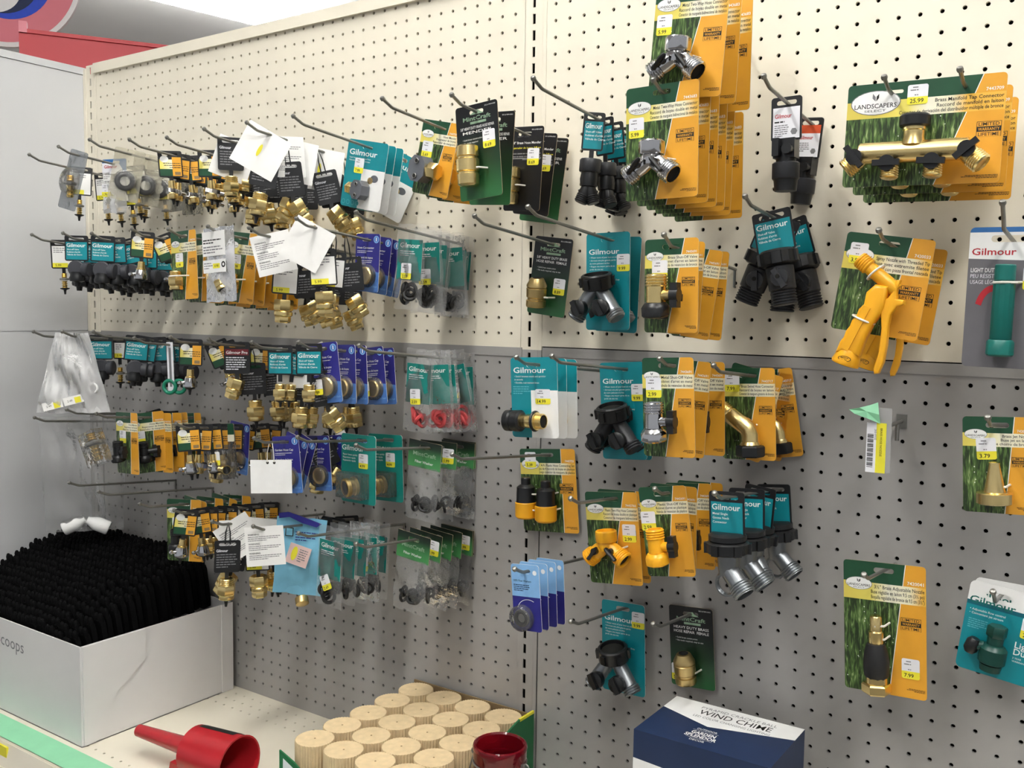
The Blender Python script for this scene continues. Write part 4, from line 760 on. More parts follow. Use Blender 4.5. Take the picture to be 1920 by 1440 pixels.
# hang tags
def hangtag(kind, w=1.65, h=2.15, fits=(), dz=0.0, name='fitting', fsc=1.0, frot=0.0, stem=.35, price=None, strap=0.0):
    sl = (0, -.27, w*.66, .22); off = (0, 0, .27); cm = card_mesh('hang_tag', w, h, .14, sl, [], lambda x, z: 'tagblack', off=(0, 0, .27-strap), back='tagblack', t=.06)
    off = (0, 0, off[2]-strap); b = MB(off); y = -.006; x0, x1, z1, z0 = -w/2+.09, w/2-.09, -.5, -h+.10
    if kind == 'gil':
        b.rect(x0, x1, z0, z1, y, 'teal'); b.text('Gilmour', x0+.05, z1-.38, .40, 'white', y-.004, 'L', .014, width=(x1-x0)*.9)
        for k, t in enumerate(['Metal Single', 'Goose Neck', 'Connector'] if name == 'goose' else ['Shut-off Valve', 'Robinet d\'arrêt', 'Válvula de Cierre']): b.text(t, x0+.08, z1-.62-.2*k, .16, 'white', y-.004, 'L', .01)
    elif kind == 'ls':
        xm = x0+(x1-x0)*.58; zm = z1-(z1-z0)*.62
        b.rect(x0, xm, zm, z1-.12, y, BAND()); b.rect(xm, x1, z0, z1+.05, y, 'orange'); b.rect(x0, xm, z0, zm, y, 'ls_green'); b.oval(x0+.34, z1-.1, .3, .24, y-.003, 'white', 18); b.lines(x0+.1, x1-.05, z1-.42, 3, .15, .05, 'ink', y-.004, 'R'); b.rect(xm+.15, x1-.08, z0+.08, z0+.3, y-.003, 'kraft')
    elif kind == 'pro':
        b.rect(x0, x1, z1-.42, z1, y, 'maroon'); b.text('Gilmour Pro', (x0+x1)/2, z1-.33, .3, 'white', y-.004, 'C', .015, width=(x1-x0)*.92); b.lines(x0+.05, x1-.1, z1-.62, 6, .16, .07, 'stickwhite', y-.002)
    elif kind == 'blk': b.text('Gilmour', x0+.03, z1-.28, .26, 'stickwhite', y-.002, 'L', .015, width=(x1-x0)*.5); b.lines(x0+.05, x1-.1, z1-.5, 6, .17, .07, 'greyink', y-.002)
    elif kind == 'white': b.rect(x0, x1, z0, z1, y, 'paper'); b.lines(x0+.1, x1-.2, z1-.2, 3, .16, .06, 'greyink', y-.003); b.rect(x0, x0+(x1-x0)*.7, z0, z0+.35, y-.002, 'yellow'); b.text(price or '5.99', x0+.2, z0+.08, .26, 'ink', y-.005)
    elif kind == 'wht': 
        b.rect(x0, x1, z0, z1, y, 'stickwhite'); b.text('Gilmour', x0+.1, z1-.5, .28, 'red', y-.004, 'L', .02, width=(x1-x0)*.62); b.lines(x0+.08, x1-.3, z1-.72, 1, .1, .07, 'ink', y-.003); b.lines(x0+.08, x1-.5, z1-.88, 6, .1, .045, 'greyink', y-.003); b.oval(x1-.28, z0+.32, .17, .17, y-.003, 'greyink', 6)
    elif kind == 'redwht':
        b.rect(x0, x1, z1-.3, z1+.12, y, 'orangered'); b.rect(x0, x1, z0, z1-.3, y, 'stickwhite'); b.text('Gilmour', x0+.1, z1-.6, .26, 'red', y-.004, 'L', .02, width=(x1-x0)*.62); b.lines(x0+.08, x1-.5, z1-.82, 5, .1, .045, 'greyink', y-.003); b.oval(x1-.28, z0+.3, .15, .15, y-.003, 'greyink', 6)
    st = MB(off); st.box(-.13, .13, 0, .07, -h-stem-.1, -h+.02, 'tagblack')
    out = [('hang_tag', cm, [('tag_label', b.mesh('tag_label')), ('tag_stem', st.mesh('tag_stem'))])]
    for n, q in fits: out.append((n, fm(q, 0, -h-stem+dz, off, n, fsc, .05, frot)))
    if strap: q = MB(); q.tube([(-.16, .03, -strap+.02), (-.14, .03, -strap*.4), (0, .03, .12), (.14, .03, -strap*.4), (.16, .03, -strap+.02)], .045, 'tagblack', 6); out.append(('hang_loop', q.mesh('hang_loop')))
    return out
def P_leaf(w=2.7, h=2.4, seed=0, lines=True, price=True):
    off = (0, 0, .2); cm = card_mesh('paper_sheet', w, h, .03, (-.1, -.15, .16, .14), [], lambda x, z: 'paper', off=off, back='paper', t=.02); b = MB(off); y = -.004
    if lines:
        for k in range(3): b.text('⚠ WARNING'.replace('⚠ ', ''), -w/2+.2, -.55-k*.62, .15, 'ink', y, 'L', .02); b.lines(-w/2+.2, w/2-.15, -.68-k*.62, 3, .12, .045, 'greyink', y)
    if price: b.oval(-.1, -h*.5, .12, .42, y-.002, 'yellow', 16)
    return [('paper_sheet', cm, [('lettering', b.mesh('lettering'))])]
def P_blanktag():
    off = (0, 0, -1.15); cm = card_mesh('blank_card', 2.7, 2.2, .03, None, [], lambda x, z: 'white', off=off, back='white', t=.03); b = MB(off); b.oval(-.22, -.18, .09, .09, -.005, 'dark', 12); b.oval(.22, -.18, .09, .09, -.005, 'dark', 12)
    s = MB(); s.tube([(-.22, -.02, -1.3), (-.2, -.1, -.7), (-.05, 0, .08), (.1, .05, 0), (.22, -.08, -.7), (.22, -.02, -1.3)], .03, 'tie', 5); return [('blank_card', cm, [('eyelets', b.mesh('eyelets'))]), ('string_loop', s.mesh('string_loop'))]
def P_clam(seed=0):
    """grey clear clamshell with a barbed brass mender"""
    b = MB((0, 0, .35)); b.prism(rrect(-.75, .75, -4.6, 0, .15), -.02, .02, film('grey_clam', '#9aa0a6', haze=.35, rough=.1)); b.lathe([(.7, 0), (.66, .6), (.5, .8)], CLEAR(), Matrix.Translation((-.1, 0, -2.4)) @ Matrix.Rotation(math.pi/2, 4, 'X') @ Matrix.Diagonal((1, 1.5, 1, 1)), 18)
    k = s_barb(); return [('clear_clamshell', fixn(b.mesh('clear_clamshell'))), ('barbed_fitting', fm(k, -.1, -1.6, (0, 0, 0), 'barbed_fitting', 1.5, -.35, .25))]
def P_ringclam(seed=0):
    b = MB((0, 0, .35)); b.prism(rrect(-1.1, 1.1, -3.9, 0, .15), -.02, .02, film('clam_film', '#d8d3c0', haze=.25, rough=.1)); b.lathe([(.85, 0), (.8, .45), (.6, .55)], CLEAR(), Matrix.Translation((0, 0, -2.4)) @ Matrix.Rotation(math.pi/2, 4, 'X'), 18)
    q = MB(); q.torus((0, 0, 0), (0, 1, 0), .55, .2, 'blackrubber', 24, 10); return [('clear_clamshell', fixn(b.mesh('clear_clamshell'))), ('rubber_ring', fm(q, 0, -2.1, (0, 0, 0), 'rubber_ring', 1.0, -.25))]
def P_whitebag():
    w, h = 2.4, 4.2; off = (0, 0, .4); mf = lambda x, z: 'bluetop' if z > -.3 or x > .55 else 'stickwhite'
    cm = card_mesh('header_card', w, 1.15, .12, (.2, -.25, .7, .18), [((0, -.3), (0, 1)), ((.55, 0), (1, .3))], mf, off=off); b = MB(off); b.text('Gilmour', -1.0, -.7, .34, 'red', -.006, 'L', .02, width=1.3)
    p = pillow(w*.95, h-1, .6, 3, HAZE(), top=.06); s = MB(off); s.rect(-.8, 0, -1.75, -1.3, -.35, 'paper'); s.lines(-.75, -.05, -1.45, 2, .14, .05, 'greyink', -.355)
    return [('header_card', cm, [('lettering', b.mesh('lettering'))]), ('film_pouch', fm(p, 0, -1.05, off, 'film_pouch', ang=180)), ('pouch_label', s.mesh('pouch_label')), ('price_sticker', sticker('1.79', -.5, -2.5, off=(0, -.38, off[2])))]
def P_lscap(price, kind=0):
    cm, lt, off = ls_card(2.8, 4.75, LSL['men'], '7443741', xt=.74, xb=.48); k = s_hex(1.15)
    o = [('printed_card', cm, [('lettering', lt)]), ('brass_fitting', fm(k, -.3, -2.75, off, 'brass_fitting', 1.1, -.5)), ('cable_tie', tie_part(-.8, .5, -3.15, off, -1.0))]
    if price: o.append(('price_sticker', sticker(price, -.5, -2.0, off=off)))
    return o
def P_lsblack():
    cm, lt, off = ls_card(2.8, 4.75, LSL['men'], '7443758', xt=.70, xb=.62); b, l = f_shutoff('blackp', 'blackp'); return [('printed_card', cm, [('lettering', lt)]), ('valve_body', fm(b, -.4, -3.2, off, 'valve_body', 1.1), [('valve_lever', fm(l, -.4, -3.2, off, 'valve_lever', 1.1))]), ('price_sticker', sticker(None, -.55, -1.9, off=off))]
def P_greenring():
    b = MB((0, 0, .2)); b.box(-.28, .28, -.02, .02, -3.6, 0, 'stickwhite'); b.box(-.1, .1, -.03, -.02, -3.3, -.4, 'greyink'); return [('paper_strip', b.mesh('paper_strip')), ('hose_washer', fm(s_ring(), -.15, -2.5, (0, 0, 0), 'hose_washer', 1.1)), ('hose_washer', fm(s_ring(), .5, -2.5, (0, 0, 0), 'hose_washer', 1.1, .25))]
def P_elbow():
    off = (0, 0, .3); b = MB(off); b.prism(rrect(-.95, .95, -4.0, 0, .15), -.02, .02, CLEAR()); b.box(-.9, .75, -.95, -.02, -3.9, -1.7, CLEAR()); h = card_mesh('header_card', 1.8, 1.3, .1, (0, -.3, .7, .2), [((0, -.8), (0, 1))], lambda x, z: 'ls_green' if z > -.8 else BAND(), off=(0, -.03, .3))
    k = MB(); k.tube([(-.55, 0, -.65), (-.4, -.02, -.2), (-.05, -.1, .05), (.7, -.35, -.05)], .36, 'brass', 14); k.lathe([(.46, 0), (.46, .25)], 'brass', frame((-.62, 0, -.9), (.3, 0, 1)), 14); open_end(k, (.72, -.36, -.05), (1, -.35, -.13), .28); return [('clear_clamshell', fixn(b.mesh('clear_clamshell'))), ('header_card', h), ('brass_elbow', fm(k, 0, -2.9, (0, 0, 0), 'brass_elbow', 1.0, -.5)), ('price_sticker', sticker('3.99', -.1, -2.4, off=(0, -1.0, .3)))]
KEYS = {
 'two': lambda: P_two(), 'two_n': lambda: P_two(None), 'p2': lambda: P_two(None, 'yellowp', 3.25, 5.1, 'p2', 1.12, -3.1, -.1, sku='7443766', tz=-3.0), 'p2s': lambda: P_two('2.99', 'yellowp', 3.25, 5.1, 'p2', 1.12, -3.1, -.1, 1.0, -2.25, sku='7443766', tz=-3.0),
 'bso': lambda: P_shut('5.99', 'brass', 'blackp', 2.8, 4.5, 'bso', 1.4, -.45, -3.0, -.6, -1.5), 'bso_n': lambda: P_shut(None, 'brass', 'blackp', 2.8, 4.5, 'bso', 1.4, -.45, -3.0), 'mso': lambda: P_shut('2.99', 'chrome', 'chrome', 2.7, 4.8, 'mso', 1.3, -.45, -3.3, -.75, -1.45), 'mso_n': lambda: P_shut(None, 'chrome', 'chrome', 2.7, 4.8, 'mso', 1.3, -.45, -3.3),
 'pso': lambda: P_shut('2.59', 'yellowp', 'yellowp', 2.65, 4.6, 'pso', 1.25, -.35, -3.2, -.95, -1.75), 'pso_n': lambda: P_shut(None, 'yellowp', 'yellowp', 2.65, 4.6, 'pso', 1.25, -.35, -3.2),
 'man': lambda: P_man('25.99'), 'man_n': lambda: P_man(None), 'swv': lambda: P_swivel('7.99'), 'swv_n': lambda: P_swivel(None), 'spr': lambda: P_spray('3.99'), 'spr_n': lambda: P_spray(None), 'adj': lambda: P_adj('7.99'), 'jet': lambda: P_jet('3.79'), 'qck': lambda: P_quick('5.39'),
 'lsm': lambda: P_lsmend('5.69'), 'lsm_n': lambda: P_lsmend(None), 'gim': lambda: P_gilmend('7.99'), 'gim_n': lambda: P_gilmend(None), 'gly': lambda: P_gily('9.99'), 'gly_n': lambda: P_gily(None), 'glk': lambda: P_gily('9.99', 5.6, 'charcoal'), 'glk_n': lambda: P_gily(None, 5.6, 'charcoal'), 'gly2': lambda: P_gily('9.99', 5.5), 'snp': lambda: P_snap('14.99'), 'snp_n': lambda: P_snap(None),
 'mmd': lambda: P_mint('8.69', 'mend'), 'mmd_n': lambda: P_mint(None, 'mend'), 'mf1': lambda: P_mint('8.89', 'f1'), 'mf2': lambda: P_mint('5.99', 'f2'), 'bmd': lambda: P_blackmend('8.69'), 'bld': lambda: P_bigld('7.99'), 'lds': lambda: P_lds('2.39'), 'lds_n': lambda: P_lds(None), 'wcd': lambda: P_washcard(),
 'blu': lambda: P_blue('4.99'), 'blu_n': lambda: P_blue(None), 'blt': lambda: P_blue('5.99', 'Hose Connector', 'Raccord de tuyau'), 'blt_n': lambda: P_blue(None, 'Hose Connector', 'Raccord de tuyau'), 'gth': lambda: P_gilthread('4.99'),
 'wb0': lambda: P_washbag('2.59', seed=1), 'wb1': lambda: P_washbag('2.59', seed=2, pz=-3.1), 'wb2': lambda: P_washbag(None, seed=3), 'wr0': lambda: P_washbag('2.59', 'redrubber', 4, -3.0, .1), 'wr1': lambda: P_washbag('2.59', 'redrubber', 5, -2.6, -.1), 'wr2': lambda: P_washbag(None, 'redrubber', 6), 'wg0': lambda: P_washbag('2.69', seed=7, pz=-3.6, prot=.5), 'wg1': lambda: P_washbag(None, seed=8), 'wg2': lambda: P_washbag('2.69', seed=9, pz=-2.7),
 'fw0': lambda: P_filter(1), 'fw1': lambda: P_filter(2, '1.99'), 'fw2': lambda: P_filter(3), 'sky': lambda: P_sky(None), 'slv': lambda: P_silver(),
 'g_valve': lambda: hangtag('gil', 2.0, 2.1, list(zip(('valve_body', 'valve_lever'), f_valve())), .15, fsc=1.6, stem=.05), 'g_goose': lambda: hangtag('gil', 1.75, 2.2, list(zip(('black_cap', 'metal_neck', 'split_ring', 'split_ring'), f_goose())), -.15, 'goose', 1.45, stem=.1), 'g_tap': lambda: hangtag('gil', 1.2, 2.1, list(zip(('swivel_collar', 'forked_body'), f_tap())), .0, fsc=1.3, stem=.4),
 'w_valve': lambda: hangtag('wht', 1.5, 2.1, list(zip(('valve_body', 'valve_lever'), f_blackvalve())), .1, fsc=1.25, stem=.02), 'r_valve': lambda: hangtag('redwht', 1.4, 2.1, list(zip(('valve_body', 'valve_lever'), f_blackvalve())), .1, fsc=1.2, stem=.02),
 'g_knob': lambda: hangtag('gil', 1.75, 1.95, list(zip(('grey_knob', 'black_body'), s_knob())), .2, fsc=1.25), 'g_hex': lambda: hangtag('gil', 1.6, 1.95, [('brass_fitting', s_hex(1.0)), ('black_cap', s_cap())], -.2, fsc=1.05), 'p_hex': lambda: hangtag('pro', 1.75, 2.2, [('brass_fitting', s_hex2())], .0, fsc=1.35, frot=-.3), 'b_hex': lambda: hangtag('blk', 1.7, 2.2, [('brass_fitting', s_hex(1.05))], .0, fsc=1.25), 'b_hex2': lambda: hangtag('blk', 1.7, 2.2, [('brass_fitting', s_hex2())], .0, fsc=1.3, frot=.45), 'p_hexL': lambda: hangtag('pro', 1.75, 2.2, [('brass_fitting', s_hex2())], .0, fsc=1.45, frot=-.3, strap=1.4), 'b_hexL': lambda: hangtag('blk', 1.7, 2.2, [('brass_fitting', s_hex(1.05)), ('black_cap', s_cap())], .0, fsc=1.35, strap=1.4), 'b_hexM': lambda: hangtag('blk', 1.7, 2.2, [('brass_fitting', s_hex2())], .0, fsc=1.4, frot=.45, strap=1.7), 'w_hexL': lambda: hangtag('white', 1.7, 2.3, [('brass_fitting', s_hex2())], .0, fsc=1.45, strap=1.5), 'w_hex': lambda: hangtag('white', 1.7, 2.3, [('brass_fitting', s_hex2())], .0, fsc=1.35),
 'l_chr': lambda: hangtag('ls', 1.6, 1.9, list(zip(('quick_coupler', 'side_catch'), s_chrome()))+[('black_cap', s_cap())], .1, fsc=1.2), 'l_ch2': lambda: hangtag('ls', 1.7, 1.9, list(zip(('chrome_adapter', 'brass_end'), s_chrome2()))+[('black_cap', s_cap())], .1, fsc=1.15), 'l_brs': lambda: hangtag('ls', 1.6, 1.9, [('brass_fitting', s_hex(1.0)), ('black_cap', s_cap())], .1, fsc=1.15), 'w_barb': lambda: hangtag('white', 1.8, 2.3, [('barbed_fitting', s_barb()), ('black_cap', s_cap())], .0, fsc=1.15), 'y_barb': lambda: hangtag('white', 1.0, 1.8, [('barbed_fitting', s_barb()), ('black_cap', s_cap())], -.3, fsc=1.15),
 'leaf': lambda: P_leaf(), 'leaf_b': lambda: P_leaf(2.9, 2.8, lines=False), 'leaf_n': lambda: P_leaf(2.5, 2.6, price=False), 'leaf_p': lambda: P_leaf(2.6, 2.7, lines=False, price=False), 'blank': P_blanktag, 'clam': P_clam, 'rclm': P_ringclam, 'wbag': P_whitebag, 'lsc': lambda: P_lscap('5.99'), 'lsc_n': lambda: P_lscap(None), 'lsb': P_lsblack, 'grn': P_greenring, 'elb': P_elbow}
SPEC = {}
def spec(k):
    global YS
    if k not in SPEC: YS = .68 if k.endswith('_n') and not k.startswith('leaf') else 1.0; SPEC[k] = KEYS[k](); YS = 1.0
    return SPEC[k]

# ------------------------------------------------------------------ peg hooks and what hangs on them
HK = {}
SLP = .09
def wj(h, d): i, jb, L, sl = HK[h]; return jb-sl*d
def hook(key, tip, L0, label, slot=None):
    off = (0.0, 0.0) if tip[1] < 640 else (.115, .092)
    if tip[0] > 940 or key in ('B10', 'A10'): off = (-.01, .141) if tip[1] < 640 else (.066, .149)
    if key[0] == 'C': off = (.115, .092) if tip[0] < 940 else (.066, .149)
    best = None
    for k in range(-24, 25):
        L = L0+k*.05; i, j = AT(tip[0], tip[1], L); r = abs((i-off[0])-round(i-off[0])); s = r*2.0+abs(k)*.012
        if best is None or s < best[0]: best = (s, L, i, j)
    _, L, i, j = best; run = .75; jb = j+.35+SLP*(L-run)
    if slot:                       # a visible point of the wire fixes its height at the wall
        HK[key] = (i, jb, L, SLP); d = depth_at(key, slot[0]); jb = max(AT(slot[0], slot[1], d)[1]+SLP*d, j+.15+SLP*(L-run))
    rise = jb-j; z1 = SLP*(L-run)
    HK[key] = (i, jb, L, SLP); t = tag(empty('peg_hook', W(i, jb, 0)), label, 'hook', 'steel peg hooks on the pegboard')
    b = MB(); b.tube([(0, .12, 0), (0, -.1, 0), (0, -L+run+.14, z1-.01), (0, -L+run-.02, z1+.03), (0, -L+run*.7, z1+(rise-z1)*.35), (0, -L, rise)], .092, 'zinc', 8); ob('wire_rod', b.mesh('wire_rod'), t)
    c = MB(); c.lathe([(.05, -.13), (.12, -.1), (.15, 0), (.12, .1), (.05, .13)], 'zinc', frame((0, -L, rise), (0, -.6, .8)), 10); ob('rounded_tip', fixn(c.mesh('rounded_tip')), t)
    d = MB(); d.tube([(0, -.1, .02), (0, -.11, -.5), (0, -.1, -.95), (0, .12, -1.0)], .08, 'zinc', 6); ob('back_prong', d.mesh('back_prong'), t)
def depth_at(h, px):
    i, j, L, sl = HK[h]; lo, hi = 0.0, 14.0
    for _ in range(40):
        m_ = (lo+hi)/2
        if PX(i, j-sl*m_, m_)[0] > px: lo = m_
        else: hi = m_
    return lo
ORD = ['frontmost', 'second', 'third', 'fourth', 'fifth', 'sixth', 'seventh', 'eighth', 'ninth', 'tenth']
CNT = {}
def stack(h, name, cat, base, group, items, sfx='of its stack'):
    for k, (key, px, roll, yaw) in enumerate(items):
        i, j, L, sl = HK[h]; d = min(max(depth_at(h, px), .35), L-.85)
        if k and d > dp-.72 and key[:4] not in ('leaf', 'blan'): d = max(.35, dp-.72)
        dp = d; j -= sl*d
        if key.split('_')[0] in ('g', 'p', 'b', 'w', 'l', 'y', 'leaf', 'blank') and px < 660 and abs(yaw) < 40: yaw += 40
        lab = base if len(items) == 1 else '%s, %s %s' % (base, ORD[k], sfx)
        spawn(spec(key), name, W(i, j, d)+Vector((0, 0, -.0)), (0, math.radians(-roll), math.radians(yaw)), lab, cat, name.replace('_', ' ')+' items on the pegboard')
LASTPX = {}
def deep(h, key, name, cat, what, px0, step=1.25, n=9):
    """the rest of a hook's load, back towards the board"""
    i, jb, L, sl = HK[h]; d = depth_at(h, px0)-step*.8; k = 0; r = random.Random(hash(h+key) % 1000 if False else sum(map(ord, h+key)))
    while d > .45 and k < n:
        yaw = r.uniform(-5, 15)+(38 if key[1] == '_' else 0)
        spawn(spec(key), name, W(i, jb-sl*d, d), (0, math.radians(r.uniform(-9, 9)), math.radians(yaw)), '%s deep on the %s hook of the %s row, %s inward' % (what, NTH[int(h[1:])-1], ROWN[h[0]], ORD[k] if k else 'first'), cat, name.replace('_', ' ')+' items on the pegboard'); k += 1; d -= step*r.uniform(.9, 1.15)
def fill(key, x0, x1, n, roll=0, yaw=0, jr=4, jy=10, seed=0):
    r = random.Random(seed+n*13+int(x0)); return [(key, x0+(x1-x0)*k/max(1, n-1), roll+r.uniform(-jr, jr), yaw+r.uniform(-jy, jy)) for k in range(n)]
TA = [(55, 290), (110, 275), (168, 262), (243, 262), (313, 258), (383, 242), (463, 230), (550, 218), (717, 185), (847, 178), (1000, 147)]
TB = [(60, 440), (118, 437), (172, 438), (248, 430), (316, 430), (390, 425), (467, 427), (556, 410), (668, 398), (890, 405), (990, 388)]
TC = [(63, 622), (117, 622), (175, 622), (252, 634), (319, 632), (391, 636), (472, 642), (560, 642), (673, 648), (968, 670), (1035, 668)]
TD = [(65, 783), (125, 768), (180, 775), (330, 795), (477, 822), (558, 820), (668, 835), (848, 852)]
TE = [(130, 905), (185, 922), (262, 945), (327, 957), (398, 978), (475, 987), (560, 1000), (668, 1020)]
ROWN = {'A': 'top', 'B': 'second', 'C': 'third', 'D': 'fourth', 'E': 'fifth'}
NTH = ['first', 'second', 'third', 'fourth', 'fifth', 'sixth', 'seventh', 'eighth', 'ninth', 'tenth', 'eleventh']
for rk, T in (('A', TA), ('B', TB), ('C', TC), ('D', TD), ('E', TE)):
    for k, t in enumerate(T): hook('%s%d' % (rk, k+1), t, 9.9, '%s steel peg hook from the left in the %s hook row' % (NTH[k], ROWN[rk]))
RH = {'R2': ((1225, 150), 9.5, 'steel peg hook holding the stacked metal two-way connectors'), 'R4': ((1432, 143), 7.5, 'steel peg hook holding black valves with white tags'), 'R5a': ((1658, 145), 8, 'left of two steel hooks holding the brass manifold'), 'R5b': ((1800, 130), 8, 'right of two steel hooks holding the brass manifold'),
      'R6': ((1397, 368), 8, 'steel peg hook holding black shut-off valves with teal tags'), 'R7': ((1648, 432), 7, 'steel peg hook holding the yellow spray nozzles'), 'R8': ((1880, 380), 6.5, 'steel peg hook holding the grey light duty nozzle card'), 'R11': ((1245, 440), 8.5, 'steel peg hook holding the brass shut-off valves'),
      'R14': ((1237, 672), 8.5, 'steel peg hook holding the chrome shut-off valves'), 'R15': ((1338, 685), 8.5, 'steel peg hook holding the brass swivel connectors'), 'R17': ((1852, 783), 5, 'steel peg hook holding the brass jet nozzle card'), 'R19': ((1070, 935), 9, 'steel peg hook holding the yellow plastic two-way connectors'),
      'R20': ((1228, 917), 8.5, 'steel peg hook holding the yellow plastic shut-off valves'), 'R21': ((1340, 925), 8.5, 'steel peg hook holding the gooseneck connectors'), 'R22': ((965, 1067), 9, 'steel peg hook holding the blue washer cards'), 'R23': ((1070, 1165), 7.5, 'steel peg hook holding the lowest teal hose splitter'), 'R24': ((1225, 1170), 6, 'steel peg hook holding the lowest dark green repair card'),
      'R25': ((1620, 1078), 5, 'steel peg hook holding the brass adjustable nozzle card'), 'R26': ((1862, 1110), 5, 'steel peg hook holding the teal light duty cards')}
SLOTS = {'R11': (1262, 463), 'R7': (1675, 462), 'R8': (1893, 441), 'R17': (1867, 797), 'R26': (1877, 1117)}
for k, (t, L, lab) in RH.items(): hook(k, t, L, lab, SLOTS.get(k))
hook('R1', (1278, -52), 7.2, 'steel peg hook above the frame holding topmost two-way connectors')
G = 'hose fittings hung on the pegboard'
# --- right bay
stack('R1', 'carded_hose_splitter', 'hose splitter', 'chrome two-way hose connector on amber card at top edge', G, [('two', 1299, -4, 0), ('two_n', 1322, -2, 0), ('two_n', 1343, 0, 0)])
stack('R2', 'carded_hose_splitter', 'hose splitter', 'chrome two-way hose connector on amber card, lower stack', G, [('two', 1241, 1, 0), ('two_n', 1264, 0, 0), ('two_n', 1281, 0, 0), ('two_n', 1297, 0, 0), ('two_n', 1312, -1, 0), ('two_n', 1329, 1, 0)], 'in it')
stack('A11', 'tap_connector', 'tap connector', 'black double tap connector with teal hang tag', G, [('g_tap', 1115, -4, 28), ('g_tap', 1133, 3, -5), ('g_tap', 1150, 6, 8), ('g_tap', 1166, -3, 0)])
stack('R4', 'black_shutoff_valve', 'valve', 'black hose valve hanging from a white tag', G, [('w_valve', 1475, 1, 0), ('r_valve', 1520, -6, -8)], 'on its hook')
def manif():
    i, j, L, sl = HK['R5a']
    for k, (px, key) in enumerate(((1672, 'man'), (1689, 'man_n'), (1706, 'man_n'))):
        d = depth_at('R5a', px); spawn(spec(key), 'carded_manifold', W(i+1.35, j-sl*d, d), (0, math.radians(1.5), 0), 'brass four-outlet tap manifold on wide amber card, %s of its stack' % ORD[k], 'tap manifold', 'carded manifold items on the pegboard')
manif()
stack('R6', 'black_shutoff_valve', 'valve', 'black shut-off valve with teal hang tag, mid right', G, [('g_valve', 1446, 11, 0), ('g_valve', 1464, -22, 5), ('g_valve', 1480, 18, -8), ('g_valve', 1496, -3, 5)])
stack('R7', 'carded_spray_nozzle', 'spray nozzle', 'yellow pistol spray nozzle on amber card', G, [('spr', 1668, -8, 0), ('spr_n', 1694, -8, 0)])
stack('R8', 'carded_twist_nozzle', 'hose nozzle', 'teal twist nozzle on grey light duty card', G, [('bld', 1895, -1, 0)])
stack('B10', 'carded_hose_coupling', 'hose coupling', 'brass hose repair coupling on dark green card by the upright', G, [('mf1', 1038, -7, 0)])
stack('B11', 'carded_hose_splitter', 'hose splitter', 'grey hose splitter with black collar on teal card', G, [('gly', 1140, 1, 0), ('gly_n', 1162, -2, 0)])
stack('R11', 'carded_shutoff_valve', 'valve', 'brass shut-off valve on amber card', G, [('bso', 1256, 1, 0), ('bso_n', 1268, -3, 0), ('bso_n', 1305, -8, 0), ('bso_n', 1318, -4, 0)])
stack('C10', 'carded_snap_connector', 'hose connector', 'snap hose connector on teal and white card', G, [('snp', 1000, 3, 0), ('snp_n', 1018, 2, 0), ('snp_n', 1038, 2, 0)])
stack('C11', 'carded_hose_splitter', 'hose splitter', 'black hose splitter on shaded teal card beside chrome valves', G, [('glk', 1165, 4, 0), ('glk_n', 1180, 2, 0)])
stack('R14', 'carded_shutoff_valve', 'valve', 'chrome shut-off valve on amber card', G, [('mso', 1248, 3, 0), ('mso_n', 1285, -3, 0), ('mso_n', 1312, 2, 0)])
stack('R15', 'carded_swivel_connector', 'hose connector', 'brass swivel elbow connector on amber card', G, [('swv', 1402, 3, 0), ('swv_n', 1418, -14, 0), ('swv_n', 1440, 10, 0), ('swv_n', 1462, -6, 0)])
stack('R17', 'carded_jet_nozzle', 'hose nozzle', 'brass jet nozzle on amber card at right edge', G, [('jet', 1870, 3, 0)])
stack('D8', 'carded_quick_connectors', 'hose connector', 'yellow and black quick connectors on amber card over the upright', G, [('qck', 1033, 5, 0)])
stack('R19', 'carded_hose_splitter', 'hose splitter', 'yellow plastic two-way hose connector on amber card', G, [('p2s', 1145, 6, 0), ('p2', 1168, 3, 0)])
stack('R20', 'carded_shutoff_valve', 'valve', 'yellow plastic shut-off valve on amber card', G, [('pso', 1240, 9, 0), ('pso_n', 1262, 1, 0), ('pso_n', 1290, 5, 0), ('pso_n', 1312, 2, 0)])
stack('R21', 'gooseneck_connector', 'hose connector', 'grey gooseneck connector with black cap and teal tag', G, [('g_goose', 1362, 3, 0), ('g_goose', 1400, 2, 10), ('g_goose', 1425, -4, -10), ('g_goose', 1450, 5, 6)])
stack('R22', 'washer_card', 'washer pack', 'blue card with black hose washer', G, [('wcd', 984, 5, 0), ('wcd', 1000, 3, 0), ('wcd', 1016, 3, 0), ('wcd', 1031, 3, 0)])
stack('R23', 'carded_hose_splitter', 'hose splitter', 'grey hose splitter on lowest teal card', G, [('gly2', 1168, 2, 0)])
stack('R24', 'carded_hose_coupling', 'hose coupling', 'brass female hose repair coupling on lowest dark green card', G, [('mf2', 1300, 4, 0)])
stack('R25', 'carded_adjustable_nozzle', 'hose nozzle', 'brass adjustable nozzle with black grip on amber card', G, [('adj', 1657, 3, 0)])
stack('R26', 'carded_light_duty_valve', 'valve', 'dark green valve on teal and white light duty card', G, [('lds', 1875, -7, 0), ('lds_n', 1893, -2, 0)])
